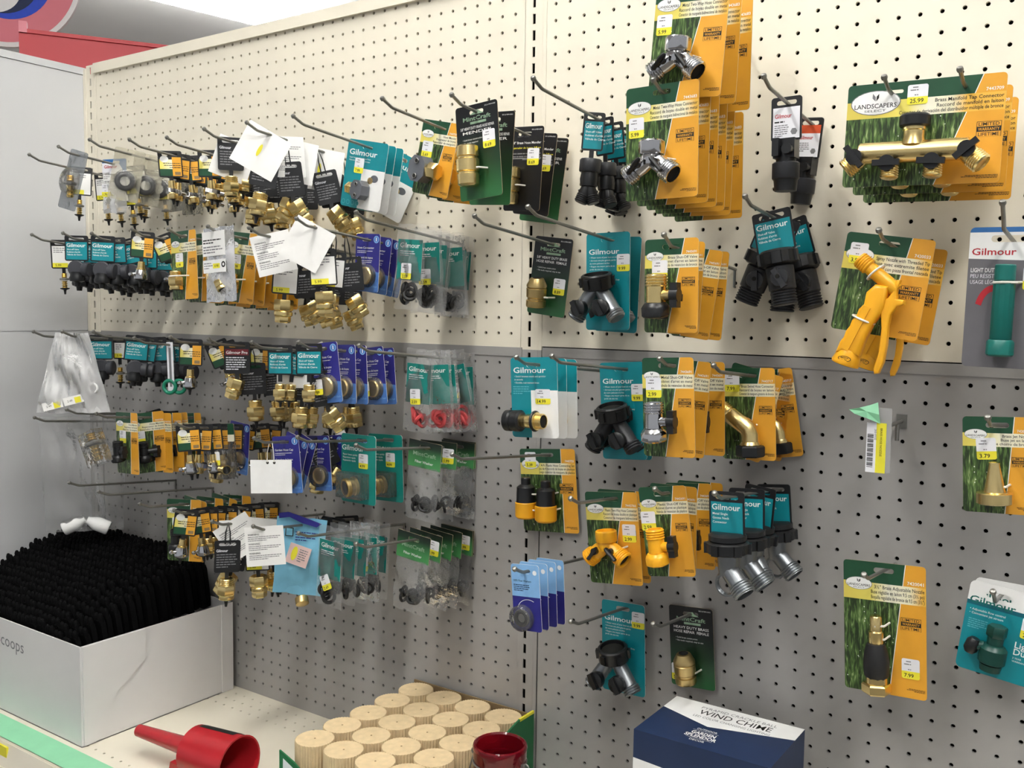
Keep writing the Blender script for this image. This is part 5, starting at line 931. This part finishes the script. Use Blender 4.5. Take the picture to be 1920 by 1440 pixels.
# --- left bay, top row
stack('A1', 'tagged_hose_mender', 'hose mender', 'brass barbed mender under a white price tag by end panel', G, [('w_barb', 150, -2, 15), ('w_barb', 196, 4, -10)])
stack('A2', 'clamshell_mender', 'hose mender', 'grey clamshell with brass barbed mender near end panel', G, [('clam', 148, -16, 25)])
stack('A2', 'washer_pouch', 'washer pack', 'clear pouch with white and blue header by the end post', G, [('wbag', 214, 0, 15)])
stack('A3', 'ring_clamshell', 'washer pack', 'clear clamshell with black rubber ring seen edge on', G, [('rclm', 244, -10, 48), ('rclm', 280, -8, 52), ('rclm', 305, -8, 45)])
stack('A4', 'tagged_adapter', 'hose adapter', 'chrome and brass adapter on amber tag, top row', G, [('l_ch2', 318, 4, 65), ('l_ch2', 336, -3, 30), ('l_ch2', 352, 8, 20), ('l_ch2', 366, -4, 0), ('l_ch2', 380, 5, 15)])
stack('A5', 'tagged_adapter', 'hose adapter', 'brass adapter with amber tag below fifth top hook', G, [('l_ch2', 393, 2, 0), ('l_brs', 415, -5, 15), ('l_brs', 432, 4, 0), ('l_brs', 450, -3, 10)])
stack('A6', 'tagged_adapter', 'hose adapter', 'brass hex adapter on narrow black tag, top row', G, [('b_hex', 432, 1, 58), ('l_brs', 462, -4, 10), ('b_hexL', 482, 10, 5), ('b_hexL', 497, -10, 15)])
stack('A6', 'paper_leaflet', 'leaflet', 'white leaflet behind the narrow black tag', G, [('leaf_p', 447, -18, 20)])
stack('A7', 'paper_leaflet', 'leaflet', 'white leaflet with yellow mark, top row', G, [('leaf_b', 506, -28, 12), ('leaf_n', 534, 4, 66), ('leaf_p', 560, -10, 10), ('leaf_b', 606, -8, 5)])
stack('A7', 'tagged_adapter', 'hose adapter', 'brass hex adapter on black tag under white leaflets', G, [('b_hexL', 508, -10, 10), ('b_hexM', 534, 8, 60), ('p_hexL', 562, -8, 5), ('b_hexM', 596, 14, 45)])
stack('A8', 'carded_hose_mender', 'hose mender', 'grey and brass hose mender on teal card', G, [('gim', 690, -11, 0), ('gim_n', 704, -11, 0), ('gim_n', 716, -10, 0), ('gim_n', 768, -27, 12)])
stack('A9', 'carded_hose_mender', 'hose mender', 'grey hose mender on amber and green card, top row', G, [('lsm', 826, -12, 0), ('lsm_n', 848, -10, 0), ('lsm_n', 866, -8, 0)])
stack('A10', 'carded_hose_mender', 'hose mender', 'brass hose mender on dark card, top row', G, [('mmd', 893, 5, 0), ('mmd_n', 926, -3, 0), ('bmd', 985, -3, 0), ('bmd', 1010, -7, 0), ('mmd_n', 1028, -8, 0)])
# --- second row
stack('B1', 'tagged_adapter', 'hose adapter', 'brass fitting on narrow tag beside the end panel, second row', G, [('w_barb', 117, 2, 70), ('g_knob', 150, -2, 10)])
stack('B2', 'tagged_tap_adapter', 'tap adapter', 'grey knob adapter on teal tag, second hook second row', G, [('g_knob', 143, 0, 0), ('g_knob', 178, 2, 10)])
stack('B3', 'tagged_tap_adapter', 'tap adapter', 'grey knob adapter on teal tag, third hook second row', G, [('g_knob', 193, -2, 42), ('g_knob', 212, 3, 10), ('g_knob', 233, 14, 0), ('g_knob', 252, 4, 10)])
stack('B4', 'tagged_adapter', 'hose adapter', 'chrome quick coupler on amber tag, second row', G, [('l_chr', 265, -4, 15), ('l_chr', 303, 24, 20), ('l_chr', 318, 14, 10), ('l_chr', 332, -5, 0), ('l_chr', 344, 5, 0)])
stack('B5', 'carded_brass_cap', 'hose adapter', 'brass fitting on amber card left of silver pouch', G, [('lsc', 343, 3, 0), ('lsc_n', 372, 4, 0)])
stack('B6', 'silver_pouch_pack', 'hose adapter', 'crumpled silver pouch with white label, second row', G, [('slv', 400, 3, 0)])
stack('B6', 'carded_brass_cap', 'hose adapter', 'brass fitting on amber card right of silver pouch', G, [('lsc', 456, -6, 0), ('lsc_n', 478, -7, 0), ('lsc_n', 500, -6, 0), ('lsc_n', 518, -4, 0), ('lsc_n', 536, -3, 0)])
stack('B7', 'paper_leaflet', 'leaflet', 'white leaflet printed with warnings, second row', G, [('leaf_n', 505, 14, 0)])
stack('B7', 'tagged_adapter', 'hose adapter', 'brass hex adapter on white-faced black tag, second row', G, [('w_hexL', 540, -4, 0), ('b_hexM', 566, 6, 10), ('b_hexM', 588, -8, 20)])
stack('B8', 'paper_leaflet', 'leaflet', 'tilted blank white leaflet with two holes', G, [('leaf_p', 592, -28, 0)])
stack('B8', 'tagged_adapter', 'hose adapter', 'brass hex adapter under the tilted blank leaflet', G, [('w_hexL', 600, 4, 10), ('w_hexL', 628, -5, 0), ('b_hexM', 648, 6, 10)])
stack('B8', 'carded_hose_connector', 'hose connector', 'brass connector on violet and blue card, second row', G, [('blt', 690, -3, 0), ('blt_n', 712, -8, 0), ('blt_n', 728, -12, 0), ('blt_n', 742, -14, 0)])
stack('B9', 'washer_pouch', 'washer pack', 'clear pouch of black washers with teal insert, second row', G, [('wb0', 772, -4, 0), ('wb1', 797, 2, 15), ('wb2', 808, -3, 30), ('wb1', 822, -8, 0), ('wb2', 838, 4, 25), ('wb2', 850, -3, 10), ('wb0', 866, -4, 5)])
# --- third row
stack('C2', 'tagged_tap_adapter', 'tap adapter', 'grey knob adapter on teal tag beside the clear bag', G, [('g_knob', 189, 0, 5)])
stack('C2', 'tagged_hose_mender', 'hose mender', 'brass barbed mender on pale tag, third row', G, [('y_barb', 224, 0, 0), ('y_barb', 210, 3, 60)])
stack('C3', 'tagged_tap_adapter', 'tap adapter', 'grey knob adapter on teal tag, third row', G, [('g_knob', 258, -6, 20), ('g_knob', 275, -10, 15), ('g_knob', 290, 3, 10), ('g_knob', 303, 4, 0)])
stack('C4', 'green_washer_strip', 'washer pack', 'green hose washers on a white paper strip', G, [('grn', 318, 2, 15)])
stack('C5', 'tagged_adapter', 'hose adapter', 'chrome quick coupler on amber tag, third row', G, [('l_chr', 358, -2, 5), ('l_chr', 405, 22, 10), ('l_chr', 418, 18, 5), ('l_chr', 430, 8, 0)])
stack('C6', 'tagged_adapter', 'hose adapter', 'brass adapter on black tag with maroon stripe, third row', G, [('p_hex', 444, 0, 0), ('b_hexL', 472, 3, 10), ('l_brs', 490, -3, 0)])
stack('C7', 'tagged_adapter', 'hose adapter', 'brass adapter on teal tag, third row', G, [('g_hex', 525, 0, 0), ('g_hex', 552, -6, 0)])
stack('C7', 'paper_leaflet', 'leaflet', 'grey printed leaflet above the teal tags, third row', G, [('leaf_n', 575, 24, 20), ('leaf_p', 556, 0, 0)])
stack('C8', 'tagged_adapter', 'hose adapter', 'brass adapter on teal tag left of the blue cards', G, [('g_hex', 578, 0, 8), ('b_hexM', 590, 10, 20)])
stack('C8', 'hose_cap_pack', 'hose cap', 'brass hose cap on violet and blue card, third row', G, [('blu', 606, 7, 10), ('blu', 643, 2, 0), ('blu_n', 664, 3, 0), ('blu', 696, 7, 0), ('blu_n', 716, 5, 0)])
stack('C9', 'washer_pouch', 'washer pack', 'clear pouch of red washers with teal insert', G, [('wr0', 788, -3, 0), ('wr2', 812, 4, 25), ('wr2', 826, 6, 10), ('wr1', 846, 14, 0), ('wr2', 864, 3, 10)])
# --- fourth row
stack('D3', 'carded_shutoff_valve', 'valve', 'black valve on amber card left of chrome couplers', G, [('lsb', 237, 2, 0), ('lsb', 272, 5, 60), ('lsb', 296, 2, 10), ('lsb', 312, 3, 20)])
stack('D2', 'tagged_adapter', 'hose adapter', 'chrome coupler on amber tag, fourth row', G, [('l_chr', 284, 16, 15), ('l_chr', 310, -5, 10), ('l_ch2', 335, 4, 0)])
stack('D4', 'tagged_adapter', 'hose adapter', 'chrome and brass adapter on amber tag behind fourth hook', G, [('l_chr', 352, 4, 10), ('l_ch2', 376, -4, 15), ('l_chr', 394, 5, 0), ('l_brs', 412, 0, 10)])
stack('D4', 'clamshell_elbow', 'hose elbow', 'brass elbow in a clear clamshell, fourth row', G, [('elb', 420, 5, 10)])
stack('D4', 'carded_hose_connector', 'hose connector', 'shiny violet blue card pack left of the blank tag', G, [('blt_n', 450, -5, 0)])
stack('D5', 'blank_hang_tag', 'tag', 'blank white hang tag on a string loop', G, [('blank', 507, 1, -6)])
stack('D5', 'carded_hose_connector', 'hose connector', 'violet blue card pack behind the blank tag', G, [('blu_n', 535, 6, 10), ('blu_n', 556, -16, 0), ('blu_n', 570, -20, 0)])
stack('D5', 'tagged_adapter', 'hose adapter', 'square brass adapter beside the teal card, fourth row', G, [('b_hex2', 596, 25, 10), ('b_hex', 610, -10, 0)])
stack('D5', 'paper_leaflet', 'leaflet', 'grey printed leaflet tucked behind the teal card', G, [('leaf_n', 618, 28, 50)])
stack('D6', 'carded_hose_coupling', 'hose coupling', 'brass coupling on teal card, fourth row', G, [('gth', 672, 0, 0), ('gth', 722, 2, 0)])
stack('D7', 'washer_pouch', 'washer pack', 'filter washer pouch with green header, fourth row', G, [('fw0', 797, -5, 0), ('fw1', 822, -2, 10), ('fw2', 870, -3, 0), ('fw2', 888, 0, 5)])
# --- fifth row
stack('E3', 'carded_shutoff_valve', 'valve', 'black valve on shaded card, fifth row', G, [('lsb', 345, 0, 25)])
stack('E4', 'tagged_adapter', 'hose adapter', 'chrome and brass adapter on amber tag, fifth row', G, [('l_chr', 350, -8, 10), ('l_chr', 372, 6, 20), ('l_brs', 388, 0, 10), ('l_brs', 405, -6, 20)])
stack('E5', 'paper_leaflet', 'leaflet', 'printed leaflet fanned out, lowest row', G, [('leaf_n', 432, 32, 10), ('leaf_b', 452, 0, 10), ('leaf_n', 486, -8, 10)])
stack('E5', 'tagged_adapter', 'hose adapter', 'brass hex adapter on black tag, lowest row', G, [('b_hexL', 428, -2, 15), ('p_hexL', 452, -12, 0), ('w_hexL', 478, 3, -5), ('b_hexL', 500, 8, 20)])
stack('E6', 'paper_leaflet', 'leaflet', 'printed leaflet left of the sky blue pack', G, [('leaf_n', 494, 4, 0)])
stack('E6', 'blue_pouch_pack', 'hose adapter', 'sky blue pouch with pale price label, lowest row', G, [('sky', 566, -4, 32)])
stack('E7', 'washer_pouch', 'washer pack', 'clear washer pouch with teal insert, lowest row', G, [('wg0', 622, -4, 0), ('wg1', 646, -4, 10), ('wg1', 664, -3, 20), ('wg2', 684, 0, 10), ('wg1', 706, -3, 5)])
stack('E8', 'washer_pouch', 'washer pack', 'filter washer pouch with green header, lowest row', G, [('fw0', 776, -6, 0), ('fw1', 798, -6, 0), ('fw2', 818, -5, 0), ('fw2', 836, -4, 0), ('fw1', 856, -3, 0), ('fw1', 876, -3, 0)])

for h, key, nm, cat, what, px0 in (
    ('A1', 'w_barb', 'tagged_hose_mender', 'hose mender', 'brass barbed mender', 196), ('A2', 'w_barb', 'tagged_hose_mender', 'hose mender', 'brass barbed mender', 230), ('A3', 'rclm', 'ring_clamshell', 'washer pack', 'clear clamshell', 310),
    ('A4', 'l_ch2', 'tagged_adapter', 'hose adapter', 'chrome adapter', 380), ('A5', 'l_brs', 'tagged_adapter', 'hose adapter', 'brass adapter', 450), ('A6', 'b_hexL', 'tagged_adapter', 'hose adapter', 'brass hex adapter', 497), ('A7', 'b_hexM', 'tagged_adapter', 'hose adapter', 'brass hex adapter', 596),
    ('B1', 'g_knob', 'tagged_tap_adapter', 'tap adapter', 'grey knob adapter', 150), ('B2', 'g_knob', 'tagged_tap_adapter', 'tap adapter', 'grey knob adapter', 180), ('B3', 'g_knob', 'tagged_tap_adapter', 'tap adapter', 'grey knob adapter', 252), ('B4', 'l_chr', 'tagged_adapter', 'hose adapter', 'chrome quick coupler', 344),
    ('B5', 'lsc_n', 'carded_brass_cap', 'hose adapter', 'amber carded fitting', 372), ('B7', 'b_hexM', 'tagged_adapter', 'hose adapter', 'brass hex adapter', 590), ('B8', 'blt_n', 'carded_hose_connector', 'hose connector', 'violet blue card', 742),
    ('C5', 'l_chr', 'tagged_adapter', 'hose adapter', 'chrome quick coupler', 430), ('C6', 'b_hexL', 'tagged_adapter', 'hose adapter', 'brass hex adapter', 488), ('C7', 'b_hexL', 'tagged_adapter', 'hose adapter', 'brass hex adapter', 552), ('C3', 'g_knob', 'tagged_tap_adapter', 'tap adapter', 'grey knob adapter', 303),
    ('D2', 'l_chr', 'tagged_adapter', 'hose adapter', 'chrome coupler', 335), ('D3', 'lsb', 'carded_shutoff_valve', 'valve', 'black carded valve', 312), ('D4', 'l_ch2', 'tagged_adapter', 'hose adapter', 'chrome adapter', 412), ('D5', 'blu_n', 'carded_hose_connector', 'hose connector', 'violet blue card', 575),
    ('E3', 'lsb', 'carded_shutoff_valve', 'valve', 'black carded valve', 345), ('E4', 'l_brs', 'tagged_adapter', 'hose adapter', 'brass adapter', 405), ('E5', 'b_hexL', 'tagged_adapter', 'hose adapter', 'brass hex adapter', 500), ('E6', 'b_hex2', 'tagged_adapter', 'hose adapter', 'brass hex adapter', 580)):
    deep(h, key, nm, cat, what, px0)
# ------------------------------------------------------------------ large clear bag with white plugs
i_, j_, L_, sl_ = HK['C2']; d_ = depth_at('C2', 140)
bg = empty('clear_bag', W(i_, j_-sl_*d_, d_), (0, 0, math.radians(48))); tag(bg, 'crumpled milky plastic bag hanging above the larger clear bag', 'bag')
p = pillow(5.4, 6.2, 1.1, 21, film('milky_film', '#f2f2f2', haze=.34, rough=.3, crinkle=.003), nx=18, nz=24, top=.25, bot=.05, crumple=.22, taper=.55); ob('milky_film', fm(p, -.2, .25, (0, 0, 0), 'milky_film', ang=180), bg)
for k, (x, z) in enumerate(((-1.6, -5.3), (-.1, -4.9))):
    q = MB(); q.box(-.8, .8, -.01, .01, -.35, .35, 'paper'); q.rect(.1, .6, -.3, .2, -.02, 'yellow'); q.text('2.49', -.5, -.1, .25, 'ink', -.02); ob('price_label', fm(q, x, z, (0, 0, 0), 'price_label', .9, -.45, .25), bg)
q = MB(); q.torus((0, 0, 0), (.3, 1, 0), .35, .09, 'white', 18, 8); ob('white_ring', fm(q, 1.3, -4.0, (0, 0, 0), 'white_ring', 1, -.3), bg)
i_, j_, L_, sl_ = HK['D1']; d_ = depth_at('D1', 150)
bg = empty('clear_bag', W(i_, j_-sl_*d_, d_), (0, 0, math.radians(50))); tag(bg, 'large clear bag holding two white plastic plugs by the end panel', 'bag')
p = pillow(6.0, 9.6, 1.6, 23, film('large_bag_film', '#e6e6e6', haze=.13, rough=.3, crinkle=.003), nx=18, nz=26, top=.12, bot=.05, crumple=.2, taper=-.1); ob('clear_film', fm(p, .2, .4, (0, 0, 0), 'clear_film', ang=180), bg)
for k, (x, z, r) in enumerate(((-.6, -8.6, 1.15), (1.25, -8.7, -1.15))):
    q = MB(); q.lathe([(.55, -.9), (.6, -.8), (.58, .2), (.34, .75), (.3, .95)], 'white', None, 18); ob('white_plug', fm(q, x, z, (0, 0, 0), 'white_plug', 1.0, 0, -r), bg)
t = spawn([('clear_clamshell', fixn(MB((0, 0, 0)).box(-.8, .8, -.5, .5, -1.3, 1.3, CLEAR()).mesh('clear_clamshell'))), ('barbed_fitting', fm(s_barb(), 0, 1.2, (0, 0, 0), 'barbed_fitting', 1.9))], 'clamshell_mender', W(*AT(178, 840, 9.6), 9.6), (0, math.radians(-24), .2), 'brass barbed mender in a clear cube against the large bag', 'hose mender')
# ------------------------------------------------------------------ bare hook with shelf label and green tape
i, j = AT(1697, 790, 0); i = round(i); hk = tag(empty('peg_hook', W(i, j, 0)), 'bare scanner hook with a label plate and green tape', 'hook', 'steel peg hooks on the pegboard')
ob('wire_rod', MB().tube([(0, .12, 0), (0, -2.4, 0), (0, -3.2, .05)], .09, 'zinc', 8).mesh('wire_rod'), hk); ob('back_prong', MB().tube([(0, -.9, 0), (0, -.9, -.9)], .1, 'zinc', 8).mesh('back_prong'), hk); ob('base_plate', MB().box(-.25, .25, -.06, 0, -.35, .35, 'zinc').mesh('base_plate'), hk)
b = MB(); b.box(-.75, .25, -3.25, -3.2, -2.2, .9, HAZE()); ob('clear_plate', b.mesh('clear_plate'), hk)
b = MB((-.42, 0, .12)); b.box(-.45, .0, -3.28, -3.26, -2.35, .05, 'stickwhite'); b.box(0, .45, -3.28, -3.26, -2.35, .05, 'yellow')
for k in range(22): b.rect(-.4, -.12, -2.1+k*.075, -2.1+k*.075+(.05 if k % 3 else .025), -3.285, 'ink')
b.text('263-0132', 0, 0, .14, 'ink', -3.285, 'L', 0, rot=-math.pi/2, M=Matrix.Translation((-.08, 0, -.25))); b.text('BRASS HOSE NOZZLE', 0, 0, .14, 'ink', -3.285, 'L', 0, rot=-math.pi/2, M=Matrix.Translation((.18, 0, -.2))); ob('shelf_label', b.mesh('shelf_label'), hk)
b = MB(); tp = [(-1.6, .55, 0), (-.9, .75, -.25), (-.35, .95, -.05), (.05, 1.15, .1), (.2, .35, -.1), (.25, -.3, .05), (-.4, .05, -.3), (-1.2, .3, -.2)]
b.add([(x*.8-.45, -3.35+y, z*.7+.35) for x, z, y in tp]+[(-.85, -3.6, .72)], [(k, (k+1) % 8, 8) for k in range(8)], 'tapegreen'); ob('green_tape', b.mesh('green_tape', 15), hk, label='crumpled piece of pale green tape')
# ------------------------------------------------------------------ white carton of black scoops
bx = tag(empty('cardboard_carton', W(0, JS, 0)), 'white cardboard carton of black scoops on the base shelf', 'box'); x0, x1, d0, d1, H, t_ = -1.7, 18.0, .5, 13.75, 7.3, .1
ob('front_wall', MB().box(x0, x1, -d1, -d1+t_, .02, H, 'cardbox').mesh('front_wall'), bx)
b = MB(); b.box(x1-t_, x1, -d1+.12, -d0, .02, H, 'cardbox'); b.prism([(0, .1), (.9, .1), (2.6, 3.2), (5.0, 5.0), (5.0, H-.02), (0, H-.02)], -.11, 0, 'cardbox', Matrix.Translation((x1+.0, -d1+.15, 0)) @ Matrix.Rotation(math.pi/2, 4, 'Z')); b.box(x1, x1+.06, -d0-1.1, -d0, .02, H, 'cardbox'); ob('side_wall', b.mesh('side_wall'), bx)
ob('side_wall', MB().box(x0, x0+t_, -d1+.1, -d0, .02, H, 'cardbox').mesh('side_wall_far'), bx); ob('rear_wall', MB().box(x0, x1, -d0-t_, -d0, .02, H, 'cardbox').mesh('rear_wall'), bx); ob('carton_floor', MB().box(x0, x1, -d1, -d0, .01, .08, 'cardbox').mesh('carton_floor'), bx)
b = MB(); b.text('Scoops', 6.6, 5.3, 1.35, 'greyink', -d1-.01, 'L', 0, width=3.9, rot=-.03); ob('handwriting', b.mesh('handwriting'), bx)
SCM = MB(); SCM.prism([(-.5, -2.6), (.5, -2.6), (.52, .6), (.40, .95), (-.40, .95), (-.52, .6)], -.2, .2, 'scoopblack')
for x in (-.25, .25): SCM.lathe([(.22, .7), (.2, 1.25), (.12, 1.45), (.04, 1.5)], 'scoopblack', Matrix.Translation((x, 0, 0)), 8)
BLM = SCM.mesh('blade_and_handle'); n = 0; r = random.Random(4)
for a in range(15):
    for c in range(20):
        ii = -.9+a*1.13+(.3 if c % 2 else 0); d = 1.1+c*.62; h = 5.6+4.4*(1-max(0, (d-4)/11.0)**1.3)+r.uniform(-.12, .12)-max(0, (ii-12.5))*.28
        o = ob('scoop', BLM, None, W(ii, JS-h+.2, d), (math.radians(8), 0, r.uniform(-.15, .15))); tag(o, 'black plastic scoop packed upright in the white carton', 'scoop', 'black scoops in the carton'); n += 1
# ------------------------------------------------------------------ red funnel
ax = Vector((9.7, .85, 0)); fn = tag(empty('funnel', W(22.3, JS-1.86, 12.1), (0, 0, math.atan2(.85, 9.7))), 'red plastic funnel lying on the base shelf', 'funnel')
M = Matrix.Rotation(math.pi/2, 4, 'Y'); b = MB(); b.lathe([(.36, 0), (.42, .05), (.62, 4.9), (.66, 5.0), (1.3, 5.5), (1.55, 5.55), (1.62, 5.6), (1.80, 9.6), (1.85, 9.65), (1.74, 9.65), (1.55, 5.8), (.6, 5.2), (.5, 4.9), (.3, 0)], 'redp', M, 36, caps=False); ob('cone', fixn(b.mesh('cone')), fn)
b = MB(); b.prism([(4.9, -.4), (5.8, -.5), (5.8, -1.75), (5.2, -1.6), (4.75, -1.0)], -1.5, -1.1, 'redp'); ob('hang_tab', b.mesh('hang_tab'), fn)
b = MB(); vs = []; fs = []
for k in range(9):
    for q, x in enumerate((5.9, 9.0)):
        a = math.radians(2+k*9); rr = 1.62+.18*(x-5.6)/4+.015; vs.append((x, rr*math.sin(a), rr*math.cos(a)))
for k in range(8): fs.append((2*k, 2*k+1, 2*k+3, 2*k+2))
b.add(vs, fs, 'ink'); ob('paper_label', b.mesh('paper_label'), fn, label='black and gold paper label')
# ------------------------------------------------------------------ corn logs in their green tray
tr = tag(empty('display_tray', W(0, JS, 0)), 'green cardboard display tray of corn logs against the wall', 'box')
X0, X1, D0, D1 = 37.3, 47.3, .3, 12.6
ob('tray_side', MB().prism([(D0, 0), (D0, 5.1), (D0+3, 4.6), (D1-2.5, 2.4), (D1, 2.4), (D1, 0)], 0, .1, 'kraft', Matrix.Translation((X0, 0, 0)) @ Matrix.Rotation(-math.pi/2, 4, 'Z')).mesh('tray_side'), tr)
b = MB(); b.prism([(D0, 0), (D0, 5.6), (D0+1.6, 5.6), (D1, 2.6), (D1, 0)], -.12, 0, 'traygreen', Matrix.Translation((X1+.12, 0, 0)) @ Matrix.Rotation(-math.pi/2, 4, 'Z')); b.box(X1, X1+.14, -D0-1.6, -D0, 5.45, 5.62, 'yellow'); ob('tray_side', fixn(b.mesh('tray_side_green')), tr)
ob('tray_back', MB().box(X0, X1, -D0, -D0+.1, 0, 5.3, 'kraft').mesh('tray_back'), tr); ob('tray_floor', MB().box(X0, X1, -D1, -D0, 0, .08, 'kraft').mesh('tray_floor'), tr)
b = MB(); b.box(X0, X1, -D1-.1, -D1, 0, 3.2, 'traygreen')
for a in (37.3, 42.2): b.prism([(a, 3.2), (a, 4.9), (a+1.2, 4.5), (a+3.6, 3.2)], -D1-.1, -D1, 'traygreen'); b.flat([(a+.25, 1.5), (a+4.3, 1.5), (a+4.2, 3.1), (a+3, 3.4), (a+.35, 4.5)], -D1-.12, 'stickwhite'); b.text('CORN', a+2.2, 2.5, 1.0, 'red', -D1-.13, 'C', .04, width=2.1, rot=.2); b.flat([(a+3.5, 3.0), (a+3.9, 2.6), (a+4.3, 3.0), (a+3.9, 3.5)], -D1-.13, 'yellow')
ob('tray_front', b.mesh('tray_front'), tr)
lg = MB(); lg.lathe([(1.14, 0), (1.2, .06), (1.2, 5.2)], 'corn', None, 80, ns=1, scal=-.05); LGM = lg.mesh('log_body', 8)
tp = MB(); tp.lathe([(1.2, 5.2), (1.19, 5.27)], 'corn', None, 80, ns=1, scal=-.05); tp.cyl((0, 0, 5.27), (0, 0, 5.28), .06, 'kraft', seg=8); TPM = tp.mesh('cut_end', 30)
cc = [38.6, 41.05, 43.5, 45.95]; rr = [1.65, 4.0, 6.35, 8.7, 11.05]
for a, x in enumerate(cc):
    for c, d in enumerate(rr):
        lab = 'ribbed corn log in the green tray, %s row back from front, %s from left' % (NTH[4-c], NTH[a]); r_ = random.Random(a*9+c)
        t = tag(empty('corn_log', W(x+r_.uniform(-.03, .03), JS-.08, d+r_.uniform(-.03, .03)), (0, 0, r_.uniform(0, 6))), lab, 'corn log', 'corn logs in the tray'); ob('log_body', LGM, t); ob('cut_end', TPM, t)
# ------------------------------------------------------------------ red glass jar with wire bail
jr = tag(empty('glass_jar', W(50.3, JS, 8.2)), 'dark red glass jar with wire bail on the base shelf', 'jar')
def glass(name, h):
    if name in MATS: return MATS[name]
    m, t, b, N, L = nt(name); b.inputs['Base Color'].default_value = lin(h)+[1]; b.inputs['Roughness'].default_value = .06; b.inputs['Transmission Weight'].default_value = .55; b.inputs['IOR'].default_value = 1.3; b.inputs['Coat Weight'].default_value = .4
    tc = N('ShaderNodeTexCoord'); v = N('ShaderNodeTexVoronoi'); v.inputs['Scale'].default_value = 90; L(tc.outputs['Object'], v.inputs['Vector']); bp = N('ShaderNodeBump'); bp.inputs['Strength'].default_value = .3; bp.inputs['Distance'].default_value = .002; L(v.outputs['Distance'], bp.inputs['Height']); L(bp.outputs[0], b.inputs['Normal']); MATS[name] = m; return m
b = MB(); b.lathe([(1.5, 0), (1.9, .1), (2.05, .5), (2.05, 3.6), (1.95, 4.6), (1.6, 5.5), (1.45, 5.9), (1.45, 6.2), (1.5, 6.3), (1.5, 6.9), (1.55, 7.05), (1.5, 7.2), (1.4, 7.25), (1.3, 7.15), (1.28, 6.0), (1.8, 4.6), (1.9, 3.6), (1.9, .4)], glass('red_glass', '#8c1020'), None, 32, caps=False); ob('glass_body', fixn(b.mesh('glass_body')), jr)
b = MB(); b.torus((0, 0, 6.25), (0, 0, 1), 1.5, .06, 'zinc', 28, 6)
for s in (-1, 1): b.torus((s*1.75, 0, 6.3), (0, 1, 0), .2, .05, 'zinc', 14, 6); b.cyl((s*1.5, 0, 6.35), (s*1.75, 0, 6.4), .12, 'zinc'); b.tube([(s*1.8, 0, 6.2), (s*2.15, -.3, 4.5), (s*2.2, -.6, 2.5), (s*1.6, -1.6, .8), (0, -2.15, .5)], .045, 'zinc', 6)
ob('wire_bail', b.mesh('wire_bail'), jr)
# ------------------------------------------------------------------ wind chime box
wc = tag(empty('wind_chime_box', W(58.1, JS, 0)), 'navy and white wind chime gift box on the base shelf', 'box'); bw, e0, e1, bh = 7.25, 2.0, 7.25, 9.8
b = MB(); b.box(0, bw, -e1, -e0, 0, bh, 'navybox'); ob('carton', b.mesh('carton'), wc)
T = Matrix.Translation((0, 0, bh)) @ Matrix.Rotation(-math.pi/2, 4, 'X')   # local xz -> box top (z towards the wall)
b = MB(); b.flat([(0, -e0), (0, -(e0+1.7)), (3.0, -(e0+2.75)), (bw, -(e0+1.6)), (bw, -e0)], 0, 'white', Matrix.Translation((0, 0, bh+.008)) @ Matrix.Rotation(-math.pi/2, 4, 'X'))
TT = Matrix.Translation((0, 0, bh+.012)) @ Matrix.Rotation(-math.pi/2, 4, 'X')
b.text('PYRAMID CRACKLE BALL', 3.9, -(e0+.75), .42, 'greyink', 0, 'C', 0, width=4.2, M=TT); b.text('WIND CHIME', 3.9, -(e0+1.45), .8, 'ink', 0, 'C', .005, width=4.0, M=TT); b.text('LED COLOR CHANGING LIGHTING', 3.9, -(e0+1.9), .34, 'greyink', 0, 'C', 0, width=4.2, M=TT)
b.text('OUTDOOR', 3.2, -(e0+3.3), .26, 'white', 0, 'C', .01, width=1.1, M=TT); b.rect(2.5, 3.9, -(e0+3.42), -(e0+3.40), 0, 'white', TT); b.text('GARDEN', 3.2, -(e0+3.85), .46, 'white', 0, 'C', .03, width=1.3, M=TT); b.text('SPLENDOR', 3.2, -(e0+4.25), .46, 'white', 0, 'C', .03, width=1.7, M=TT); b.rect(2.5, 3.9, -(e0+4.36), -(e0+4.34), 0, 'white', TT); b.text('DECOR', 3.2, -(e0+4.65), .26, 'white', 0, 'C', .01, width=.8, M=TT)
FF = -e1-.012; b.flat([(0, bh-1.5), (0, 0), (bw, 0), (bw, bh-5.0), (3.2, bh-1.7)], -e1-.006, 'white'); b.text('PYRAMID CRACKLE BALL', .85, bh-2.35, .6, 'greyink', FF, 'L', 0, width=5.4); b.text('WIND CHIME', 1.0, bh-3.4, .95, 'ink', FF, 'L', .005, width=5.2)
ob('printing', b.mesh('printing'), wc)
